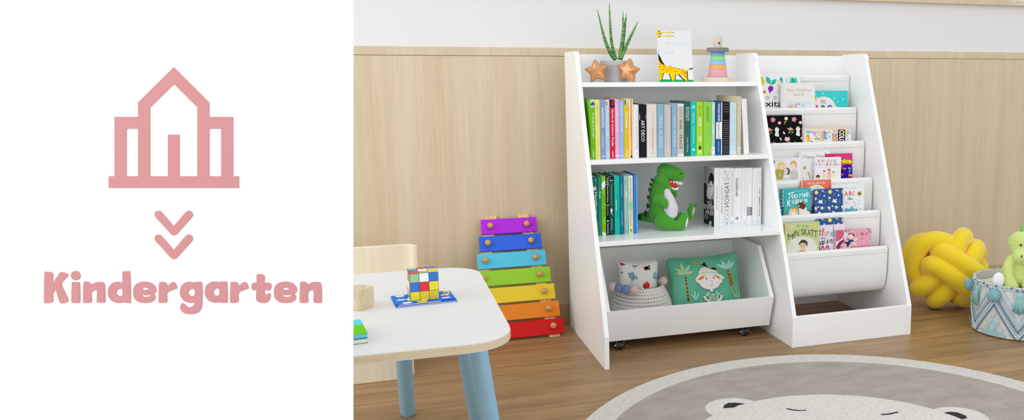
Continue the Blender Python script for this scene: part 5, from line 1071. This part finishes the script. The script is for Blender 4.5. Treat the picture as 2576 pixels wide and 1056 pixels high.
# ================================================================ in the toy bin
def pillow(name, C0, w, h, yaw, lean, thick, mt, label, artf=None, pinch=.09, roll=0, cat='pillow'):
    """C0 = centre; stands on its lower edge; art drawn on the front"""
    M = Matrix.Translation(C0) @ Matrix.Rotation(yaw, 4, 'Z') @ Matrix.Rotation(roll, 4, 'Y') @ Matrix.Rotation(-lean, 4, 'X')
    def S(u, v, l, side=-1):
        a, b = 2*u-1, 1-2*v
        x = w/2*a*(1-pinch*(1-b*b)*abs(a)**1.5); z = h/2*b*(1-pinch*1.2*(1-a*a)*abs(b)**1.5)
        k_r = 1-.075*(abs(a*b))**9; x *= k_r; z *= k_r
        e = max(0, 1-abs(a)**2.6)*max(0, 1-abs(b)**2.6)
        y = side*(thick*.5*e**.42+l) + .0016*noise.noise(V((a*3, b*3, side)))*e
        return V((x, y, z))
    n = 34; m = MB(M)
    for side in (-1, 1):
        vs = []; fs = []
        for i in range(n+1):
            for j in range(n+1):
                u = .5-.5*cos(pi*i/n); v = .5-.5*cos(pi*j/n); vs.append(S(u, v, 0, side))
        for i in range(n):
            for j in range(n): fs.append((i*(n+1)+j, (i+1)*(n+1)+j, (i+1)*(n+1)+j+1, i*(n+1)+j+1))
        m.add(vs, fs, mt)
    if artf: artf(m, S)
    o = m.build(name, loc=C0, smooth=60); tag(o, label, cat)
    P = MB(M); loop = []
    for i in range(24): loop.append(S(i/24, 0, 0)); 
    for i in range(24): loop.append(S(1, i/24, 0))
    for i in range(24): loop.append(S(1-i/24, 1, 0))
    for i in range(24): loop.append(S(0, 1-i/24, 0))
    P.tube(loop, .0022, mt, 8, closed=True); P.build('piping', o, smooth=True)
    return o
GRN = mat((104, 188, 154), .8, 'green_velvet', sheen=.5, var=((78, 166, 132), 14, (1, 1, 1), .3, .75), bump=(200, .2, .0006, (1, 1, 1)))
def art_safari(m, S):
    a = Art(m, quad_T((120, 160), (1358, 98), (190, 1180), (1272, 1090)), S, grid=(.03, .04), base=.0006, step=.00012, rough=.8, clip=(.01, .01, .99, .99))
    OR1 = (222, 124, 36); LG = (176, 212, 160); MG = (160, 218, 200); SKN = (240, 232, 232)
    for r, l in ((-68+0, 200), (-142, 170), (-100, 220), (-50, 0), (-15, 165), (188, 130)):
        if l and r != -68: a.leaf(375, 440, l, 52, r, LG)
    a.leaf(378, 435, 200, 50, -56, LG)
    a.poly([(378, 460), (398, 460), (436, 900), (406, 900)], OR1)
    for x, y in ((392, 505), (394, 548), (400, 608), (404, 676), (408, 742), (411, 802), (417, 852), (419, 886)): a.ell(x, y, 12, (40, 24, 18), 13)
    for r, l in ((-152, 210), (-118, 190), (-66, 180), (-38, 190)): a.leaf(1090, 385, l, 62, r, MG)
    a.poly([(1078, 395), (1112, 390), (1162, 655), (1100, 660)], OR1)
    for x, y in ((1100, 425), (1098, 472), (1126, 495), (1108, 528), (1132, 560), (1118, 590), (1142, 615), (1114, 645)): a.ell(x, y, 11, (40, 24, 18), 12)
    for r, l in ((-95, 190), (-118, 160), (-70, 165)): a.leaf(530, 895, l, 34, r, (150, 214, 190))
    for r, l in ((-95, 190), (-128, 160), (-62, 150), (-150, 100), (-30, 90)): a.leaf(1200, 875, l, 28, r, (170, 200, 150))
    # boy with sun hat
    a.ell(763, 590, 172, (232, 120, 40), 126); a.ell(763, 592, 165, SKN, 122); a.ell(598, 575, 28, SKN, 34); a.ell(938, 578, 28, SKN, 34)
    a.poly([(585, 548), (600, 500), (700, 478), (680, 510), (640, 545)], (232, 124, 30)); a.poly([(840, 485), (930, 500), (940, 540), (900, 535)], (232, 124, 30))
    a.poly([(535, 560), (545, 510), (595, 460), (600, 410), (640, 350), (700, 325), (790, 325), (860, 365), (895, 430), (905, 455), (960, 475), (1010, 530), (1000, 550), (930, 555), (925, 505), (840, 480), (740, 472), (640, 490), (590, 530), (560, 585)], (228, 226, 210))
    a.line([(600, 445), (700, 425), (800, 425), (895, 445)], 12, (176, 206, 180))
    a.ell(713, 530, 10, (20, 18, 20), 13); a.ell(830, 524, 10, (20, 18, 20), 13); a.line([(788, 565), (802, 585), (800, 600), (788, 603)], 5, (150, 120, 120)); a.line([(763, 638), (785, 647), (806, 634)], 5, (150, 90, 90))
    a.poly([(755, 700), (800, 700), (800, 760), (750, 750)], SKN)
    a.poly([(665, 790), (720, 745), (850, 745), (910, 795), (870, 840), (865, 940), (720, 940), (720, 840), (690, 825)], (150, 206, 176)); a.poly([(745, 735), (770, 760), (800, 775), (830, 740), (820, 770), (775, 780), (750, 770)], (84, 128, 112))
    a.line([(660, 830), (680, 880), (730, 920)], 38, SKN); a.line([(920, 830), (905, 880), (860, 915)], 38, SKN)
    a.line([(755, 760), (750, 860)], 6, (40, 60, 50)); a.line([(825, 760), (835, 860)], 6, (40, 60, 50)); a.rect(735, 845, 850, 895, (236, 214, 190)); a.rect(740, 862, 846, 878, (226, 120, 60)); a.ell(800, 870, 28, (40, 30, 30)); a.ell(800, 870, 19, (240, 236, 230)); 
    # toucan
    a.poly([(520, 240), (670, 232), (675, 262), (540, 262), (522, 252)], (222, 150, 50)); a.ell(700, 262, 32, (26, 24, 26), 28); a.ell(684, 248, 13, (236, 236, 236), 9)
    a.poly([(675, 262), (715, 250), (745, 290), (785, 345), (860, 345), (905, 365), (895, 395), (840, 380), (780, 350), (710, 310)], (26, 24, 26)); a.line([(735, 285), (765, 325)], 5, (200, 200, 200))
    for x, y in ((890, 360), (905, 375), (890, 392)): a.ell(x, y, 6, (236, 236, 236))
pillow('safari_pillow', V((.464, -.205, .171)), .288, .224, -.05, R(12), .085, GRN, 'green velvet pillow with a boy in a sun hat in the toy bin', art_safari, roll=-.035)
# rope basket
wc = on(1608, 740, 1, -.20); BX = V((.219, -.205, .0545)); ROPE = mat((228, 224, 216), .9, 'cotton_rope', sheen=.3, bump=(120, .9, .003, (1, 1, 1.6)))
bk = thing('rope_basket', 'white cotton rope basket with pompoms and a small pillow inside, in the toy bin', 'basket', BX)
bm_ = MB(); prof_ = [(.094, .004), (.101, .014), (.106, .026), (.108, .038), (.107, .050), (.105, .062), (.102, .074), (.097, .086), (.092, .098), (.086, .110), (.080, .121), (.0755, .131)]
for i, (r, z) in enumerate(prof_):
    pts = []; n = 72
    vs = []
    loop = [(BX+V((cos(2*pi*k/n)*r, sin(2*pi*k/n)*r, z))) for k in range(n)]
    bm_.tube(loop, .0052, ROPE, 8, closed=True)
    nb = int(2*pi*r/.0105)
    for k in range(nb):
        for sgn in (-1, 1):
            a_ = 2*pi*(k+.25*sgn)/nb; Mx = Matrix.Rotation(a_+pi/2, 3, 'Z') @ Matrix.Rotation(sgn*R(38), 3, 'Y')
            bm_.ball(BX+V((cos(a_)*(r+.0028), sin(a_)*(r+.0028), z+sgn*.0029)), (.0066, .0034, .0031), ROPE, 8, Mx)
bm_.lathe([(.0001, .001), (.096, .001), (.096, .006), (.0001, .006)], ROPE, BX, 40)
bm_.build('woven_body', bk, smooth=True)
h_ = []
for k in range(17):
    t = k/16; ang = R(-143+44*t); rr_ = .0755+.004; h_.append(BX+V((cos(ang)*rr_*1.0, sin(ang)*rr_, .128+.042*sin(pi*t))))
MB().tube(h_, .0034, ROPE, 10).build('handle', bk, smooth=True)
h_ = [BX+V((cos(R(30+44*k/12))*.0795, sin(R(30+44*k/12))*.0795, .128+.03*sin(pi*k/12))) for k in range(13)]
MB().tube(h_, .0034, ROPE, 10).build('handle', bk, smooth=True)
def pompom(c, r, mt, name, parent, seed):
    bm = bmesh.new(); bmesh.ops.create_icosphere(bm, subdivisions=5, radius=1)
    vs = []
    for v in bm.verts:
        d = v.co.normalized(); q = noise.noise(d*7+V((seed, 0, 0)))*.12+noise.noise(d*22+V((0, seed, 0)))*.16
        vs.append(V(c)+d*r*(.93+q))
    m = MB(); m.keep = True; m.add(vs, [tuple(v.index for v in f.verts) for f in bm.faces], mt); bm.free(); return m.build(name, parent, smooth=True)
PPK = mat((216, 190, 184), .95, 'pink_yarn', sheen=.4); PBL = mat((122, 138, 178), .95, 'blue_yarn', sheen=.4)
def pomat(px, py, r, mt, s, yy): pompom(on(px, py, 1, yy), r, mt, 'pompom', bk, s)
pomat(1541, 721, .0170, PPK, 1, -.272); pomat(1557, 724, .0168, PBL, 2, -.286); pomat(1575, 728, .0166, PBL, 3, -.300); pomat(1595, 729, .0172, PPK, 4, -.305)
pomat(1668, 706, .0160, PPK, 5, -.235); pomat(1655, 694, .0120, PBL, 6, -.20)
def art_bears(m, S):
    a = Art(m, quad_T((175, 95), (862, 95), (205, 640), (845, 620)), S, grid=(.04, .05), base=.0006, step=.00012, rough=.8, clip=(.01, .01, .99, .99))
    a.poly([(180, 108), (200, 98), (285, 130), (220, 152), (195, 140)], (206, 36, 34)); a.poly([(375, 140), (490, 140), (480, 158), (420, 180)], (120, 160, 172))
    a.ell(640, 190, 55, (24, 22, 24), 26, 0); a.ell(682, 188, 16, (24, 22, 24), 40); a.poly([(575, 180), (600, 175), (595, 215), (640, 205), (660, 230), (600, 225)], (200, 50, 40)); a.ell(678, 178, 5, W_, 6); a.ell(680, 195, 5, W_, 6)
    a.poly([(310, 250), (345, 262), (395, 240), (415, 270), (430, 300), (480, 335), (470, 350), (460, 385), (400, 365), (375, 385), (365, 350), (325, 315)], (120, 164, 176)); a.ell(408, 335, 12, (210, 60, 60), 10); a.ell(430, 350, 8, (230, 236, 236), 12)
    a.poly([(752, 290), (790, 275), (805, 250), (820, 270), (815, 320), (822, 355), (795, 370), (790, 395), (785, 360), (790, 320)], (96, 208, 160)); a.ell(768, 335, 9, BK, 14); a.ell(812, 300, 7, BK, 10); a.ell(820, 355, 6, BK, 10)
    a.poly([(565, 480), (575, 430), (610, 412), (640, 390), (655, 415), (680, 425), (680, 460), (670, 490), (590, 500)], (216, 36, 32)); a.ell(628, 428, 6, (244, 210, 90)); a.ell(645, 450, 5, (240, 236, 230))
    a.ell(500, 140, 30, (236, 210, 110), 6); a.rect(185, 250, 215, 265, (60, 70, 90)); a.ell(600, 580, 40, (120, 160, 172), 26); a.ell(400, 560, 40, (216, 36, 32), 26)
pillow('print_pillow', V((.209, -.205, .213)), .146, .130, -.02, R(6), .05, mat((232, 230, 224), .85, 'printed_cotton'), 'small white pillow with printed animals tucked into the rope basket', art_bears, pinch=.07, roll=.03)

# ================================================================ boho basket with plush, right edge
bf = on(2556, 858, 2, 0); gd = V((bf.x-CAM.x, bf.y-CAM.y, 0)).normalized(); RB = .168; BC = bf+gd*RB; BC.z = 0; HB = .192
bb = thing('woven_basket', 'cylindrical blue and white patterned basket with tassels and pompoms on the floor', 'basket', BC)
INN = mat((198, 192, 182), .9, 'grey_lining'); CRM = mat((226, 222, 214), .9, 'cream_canvas', bump=(300, .5, .001, (1, 1, 1)), var=((208, 212, 212), 30, (1, 1, 6), .35, .65))
def rb(z): return RB*(1-.045*(z/HB)) - (.004*(1-z/.02) if z < .02 else 0)
m = MB(); pf = [(.0001, .0015), (RB-.012, .0015), (RB-.006, .003)] + [(rb(z), z) for z in (.008, .02, .05, .09, .13, .165, HB)] + [(rb(HB)-.004, HB)]
m.lathe(pf, CRM, BC, 96, caps=False)
m.lathe([(rb(HB)-.004, HB), (rb(HB)-.006, .10), (rb(.05)-.006, .012), (.0001, .012)], INN, BC, 64, caps=False)
base_ang = math.atan2(-gd.y, -gd.x)                # towards the viewer
def SB_(u, v, l):                                   # u degrees to the right, v metres up
    a_ = base_ang+R(u)+R(1.3); r = rb(v)+l; return V((BC.x+cos(a_)*r, BC.y+sin(a_)*r, v))
AQ = (160, 204, 208); NB = (104, 126, 160); LB = (176, 206, 214); CR = (228, 224, 216)
A = Art(m, lambda x, y: (x, y), SB_, grid=(4, None), base=.0004, step=.00004, rough=.9, clip=(-180, .006, 180, HB-.004), bump=(300, .6, .001, (1, 1, 1)))
zt, zv = .140, .014
def band(pts_top, off0, off1, col, jag, seed):
    """saw edged band following the chevron, between two vertical offsets"""
    rnd = random.Random(seed); up = []; dn = []
    steps = 36
    for k in range(steps+1):
        t = k/steps; ang = pts_top[0][0]+(pts_top[1][0]-pts_top[0][0])*t; z = pts_top[0][1]+(pts_top[1][1]-pts_top[0][1])*t
        j = jag*(k % 2)
        up.append((ang, z+off1+j)); dn.append((ang, z+off0+(jag-j)*.8))
    A.poly(up+dn[::-1], col)
for c in range(-180, 180, 60):                      # valleys at c, crests at c + 30
    for s in (-1, 1):
        V0 = (c, zv); V1 = (c+30*s, zt)
        band((V0, V1), .008, .017, NB, .010, c+s); band((V0, V1), .031, .040, LB, .010, c+s+5); band((V0, V1), .058, .074, (196, 214, 222), .010, c+s+9)
        band((V0, V1), -.026, -.018, NB, .009, c+s+7)
        # aqua field beneath the crest
    cc = c+30
    A.poly([(cc-17, .006), (cc, .088), (cc+17, .006)], AQ); 
    for k in range(9): A.line([(cc-15+k*.9, .010+k*.008), (cc+15-k*.9, .010+k*.008)], .0016, (186, 218, 220))
    for dx_, z in ((0, .092), (-4.6, .066), (4.6, .066), (-9.5, .036), (0, .040), (9.5, .034)):
        A.poly([(cc+dx_, z+.013), (cc+dx_+3.4, z), (cc+dx_, z-.013), (cc+dx_-3.4, z)], CR); A.poly([(cc+dx_, z+.008), (cc+dx_+2, z), (cc+dx_, z-.008), (cc+dx_-2, z)], (150, 150, 170)); A.poly([(cc+dx_, z+.005), (cc+dx_+1.3, z), (cc+dx_, z-.005), (cc+dx_-1.3, z)], CR)
    for k in range(-4, 5): A.poly([(c+k*1.6-.8, .176), (c+k*1.6, .112+abs(k)*.010), (c+k*1.6+.8, .176)], LB if k % 2 else AQ)
    for k in range(-3, 4): A.poly([(c+30+k*2.4-1, .180), (c+30+k*2.4, .148+abs(k)*.006), (c+30+k*2.4+1, .180)], NB if k % 2 else LB)
m.build('woven_wall', bb, smooth=35)
BR1 = mat((206, 222, 222), .9, 'braid_pale', sheen=.3); BR2 = mat((190, 216, 216), .9, 'braid_aqua', sheen=.3); BR3 = mat((112, 130, 166), .9, 'braid_navy', sheen=.3)
def braid(P, nrm, w, name):
    m = MB(); L = len(P)
    for i, p in enumerate(P):
        t = (P[(i+1) % L]-P[i-1]).normalized() if 0 < i < L-1 else (P[1]-P[0] if i == 0 else P[-1]-P[-2]).normalized()
        n = nrm(p); b = n.cross(t)
        for s in (-1, 1):
            d = (t+b*s*.75).normalized(); e = n.cross(d)
            Mx = Matrix((d, e, n)).transposed()
            m.ball(p+b*s*w*.42+n*.002, (w*.62, w*.34, w*.34), (BR1, BR2)[(i+(s > 0)) % 2] if name != 'rim_braid' else (BR1, BR2, BR3)[(i*2+(s > 0)) % 3 if i % 2 else 0], 8, Mx)
    return m.build(name, bb, smooth=True)
nr = lambda p: V((p.x-BC.x, p.y-BC.y, 0)).normalized()
for c in range(-60, 121, 60):
    for s in (-1, 1):
        braid([SB_(c+30*s*k/20, zv+(zt-zv)*k/20, .001) for k in range(21)], nr, .0105, 'braid_trim')
n = 110; braid([SB_(360*k/n, HB-.006, .001) for k in range(n)], nr, .0098, 'rim_braid')
MB().tube([SB_(6*k, .006, -.0005) for k in range(60)], .0028, mat((234, 232, 226), .9), 8, closed=True).build('foot_piping', bb, smooth=True)
PAQ = mat((136, 184, 190), .95, 'aqua_yarn', sheen=.4)
for i, c in enumerate((-90, -30, 30, 90)): pompom(SB_(c, HB-.036, .012), .0245, PAQ, 'pompom', bb, 20+i)
TAS = mat((146, 196, 196), .9, 'aqua_thread', sheen=.3)
for c in (-60, 0, 60):
    m = MB(); top_ = SB_(c, HB-.030, .006); rd = nr(top_); sd = V((-rd.y, rd.x, 0)); rnd = random.Random(c)
    m.ball(top_, (.009, .009, .010), TAS, 12)
    for k in range(60):
        a_ = rnd.uniform(-1, 1); b_ = rnd.uniform(0, 1); e = top_+sd*a_*.024+rd*(b_*.010)+V((0, 0, -.058-.006*rnd.random()+.010*abs(a_)))
        mid = top_.lerp(e, .45)+sd*a_*.004+rd*.003
        m.tube([top_+sd*a_*.005+rd*(b_*.005), mid, e], [.0024, .0022, .0015], TAS, 5)
    m.build('tassel', bb, smooth=True)
# soft blanket in the basket
BZ = on(2563, 722, 1, BC.y-.045).z; print('BZ', BZ)
m = MB(); n = 28; vs = [V((BC.x, BC.y, BZ+.002))]; fs = []
for i in range(1, 11):
    for k in range(n*2):
        a_ = 2*pi*k/(n*2); r = (rb(.14)-.0085)*i/10; vs.append(V((BC.x+cos(a_)*r, BC.y+sin(a_)*r, BZ+.008*noise.noise(V((cos(a_)*r*20, sin(a_)*r*20, 1)))-.012*(i/10)**3)))
for k in range(56): fs.append((0, 1+k, 1+(k+1) % 56))
for i in range(9): fs += [(1+i*56+k, 1+(i+1)*56+k, 1+(i+1)*56+(k+1) % 56, 1+i*56+(k+1) % 56) for k in range(56)]
k = len(vs); vs += [v-V((0, 0, .05)) for v in vs]; 
fs += [tuple(k+j for j in reversed(f)) for f in fs]; fs += [(1+9*56+q, 1+9*56+(q+1) % 56, k+1+9*56+(q+1) % 56, k+1+9*56+q) for q in range(56)]
m.add(vs, fs, mat((216, 206, 196), .95, 'blanket', sheen=.4)); tag(m.build('folded_blanket', loc=(BC.x, BC.y, .15), smooth=True), 'cream blanket filling the blue patterned basket under the lime plush', 'blanket')
# lime plush dinosaur sitting in the basket
po = on(2563, 722, 1, BC.y-.045); LO = V(po); PU = 1/(3.2*ppm(V((po.x, po.y, .22))))
ML = FRM(LO) @ Matrix.Scale(PU, 4)
LIM = mat((198, 214, 118), .9, 'lime_plush', sheen=1.0, bump=(500, .3, .0006, (1, 1, 1)), var=((206, 222, 136), 16, (1, 1, 1), .3, .7))
lp = thing('lime_plush_dinosaur', 'pale lime plush dinosaur with a green crest sitting in the patterned basket', 'plush toy', LO)
q = lambda x, y, d, r: (x-522, d, 572-y, r)
blob([[q(535, 490, 50, (120, 90, 90)), q(532, 420, 45, (106, 80, 90)), q(530, 340, 40, (70, 62, 70))],
      [q(535, 215, 40, (103, 88, 96)), q(533, 290, 20, (80, 70, 70))],
      [q(522, 310, -40, (82, 62, 64)), q(560, 312, -36, (66, 60, 60))],
      [q(455, 350, 10, (44, 40, 40)), q(420, 410, -10, 42), q(420, 480, -40, 38), q(440, 545, -60, (54, 48, 34))],
      [q(610, 350, 10, (44, 40, 40)), q(640, 410, -10, 42), q(620, 480, -40, 38), q(570, 545, -60, (50, 48, 34))],
      [q(450, 530, 30, (70, 56, 50)), q(390, 530, 0, 44), q(350, 502, -20, (40, 34, 60))],
      [q(620, 530, 30, (70, 56, 50)), q(680, 530, 0, 44), q(715, 502, -20, (40, 34, 60))],
      [q(535, 520, 120, 60), q(535, 540, 190, 30)]], .0016, ML, LIM, 5).build('body', lp, smooth=True)
cr = MB(ML); cr.tube([V(q(533, y, 40, 0)[:3]) for y in (145, 110, 75, 48)], [(13, 22), (12, 20), (10, 16), (5, 7)], mat((120, 190, 100), .85, sheen=.5), 12); cr.build('crest', lp, smooth=True)
MB(ML).ball(q(338, 500, -46, 0)[:3], (46, 14, 58), mat((240, 240, 242), .85, sheen=.4), 20, Matrix.Rotation(-.25, 3, 'Z')).build('foot_sole', lp, smooth=True)
for x, y in ((500, 217), (551, 221)):
    e = MB(ML).ball(q(x, y, -46, 0)[:3], 10, mat((96, 78, 40), .3), 12).build('eye_ring', lp, smooth=True)
    MB(ML).ball(q(x, y, -52, 0)[:3], 7, mat((16, 14, 14), .15), 12).build('pupil', e, smooth=True)
for x, y in ((492, 300), (550, 305)): MB(ML).tube([V(q(x, y-11, -98, 0)[:3]), V(q(x-2, y+9, -101, 0)[:3])], [4, 4], mat((40, 44, 24), .8), 8).build('nostril', lp)

# ================================================================ light and camera
w = bpy.data.worlds.new('studio_day'); SC.world = w; w.use_nodes = True
bg = w.node_tree.nodes['Background']; bg.inputs['Color'].default_value = (*lin((245, 249, 253)), 1); bg.inputs['Strength'].default_value = WORLD
def area(name, loc, target, size, power, col=(1, 1, 1)):
    l = bpy.data.lights.new(name, 'AREA'); l.shape = 'RECTANGLE'; l.size, l.size_y = size; l.energy = power; l.color = col
    o = bpy.data.objects.new(name, l); COL.objects.link(o); o.location = loc
    o.rotation_euler = (V(target)-V(loc)).to_track_quat('-Z', 'Y').to_euler(); return o
area('window_light', (-3.0, -2.5, 1.75), (.5, -.2, .45), (2.6, 1.9), AREA1, (.965, .985, 1))
area('left_fill_light', (-3.1, -.75, 1.3), (.5, -.5, .4), (1.2, 1.6), AREA3, (.965, .985, 1))  # added fill for left-facing sides, no second window known there
area('rear_fill_light', (1.0, -4.6, 1.25), (.8, 0, .45), (3.0, 1.9), AREA4, (.965, .985, 1))  # added fill behind the viewer for the low fronts, no window known
area('overhead_fill_light', (1.4, -2.2, 2.75), (.9, -.3, .3), (1.8, 1.4), AREA2, (.965, .985, 1))  # added soft overhead fill, no ceiling fitting known
cam = bpy.data.cameras.new('camera'); co = bpy.data.objects.new('camera', cam); COL.objects.link(co)
co.matrix_world = Matrix(((RT.x, UP.x, -FW.x, CAM.x), (RT.y, UP.y, -FW.y, CAM.y), (RT.z, UP.z, -FW.z, CAM.z), (0, 0, 0, 1)))
cam.sensor_fit = 'HORIZONTAL'; cam.sensor_width = 36; cam.lens = F*36/2576; cam.shift_x = (1288-CX)/2576; cam.clip_start = .05
SC.camera = co
SC.cycles.max_bounces = 14; SC.cycles.diffuse_bounces = 8; SC.cycles.glossy_bounces = 4
SC.view_settings.view_transform = 'Standard'; SC.view_settings.look = 'None'; SC.view_settings.gamma = 1; SC.view_settings.exposure = EXPO
SC.view_settings.use_curve_mapping = False
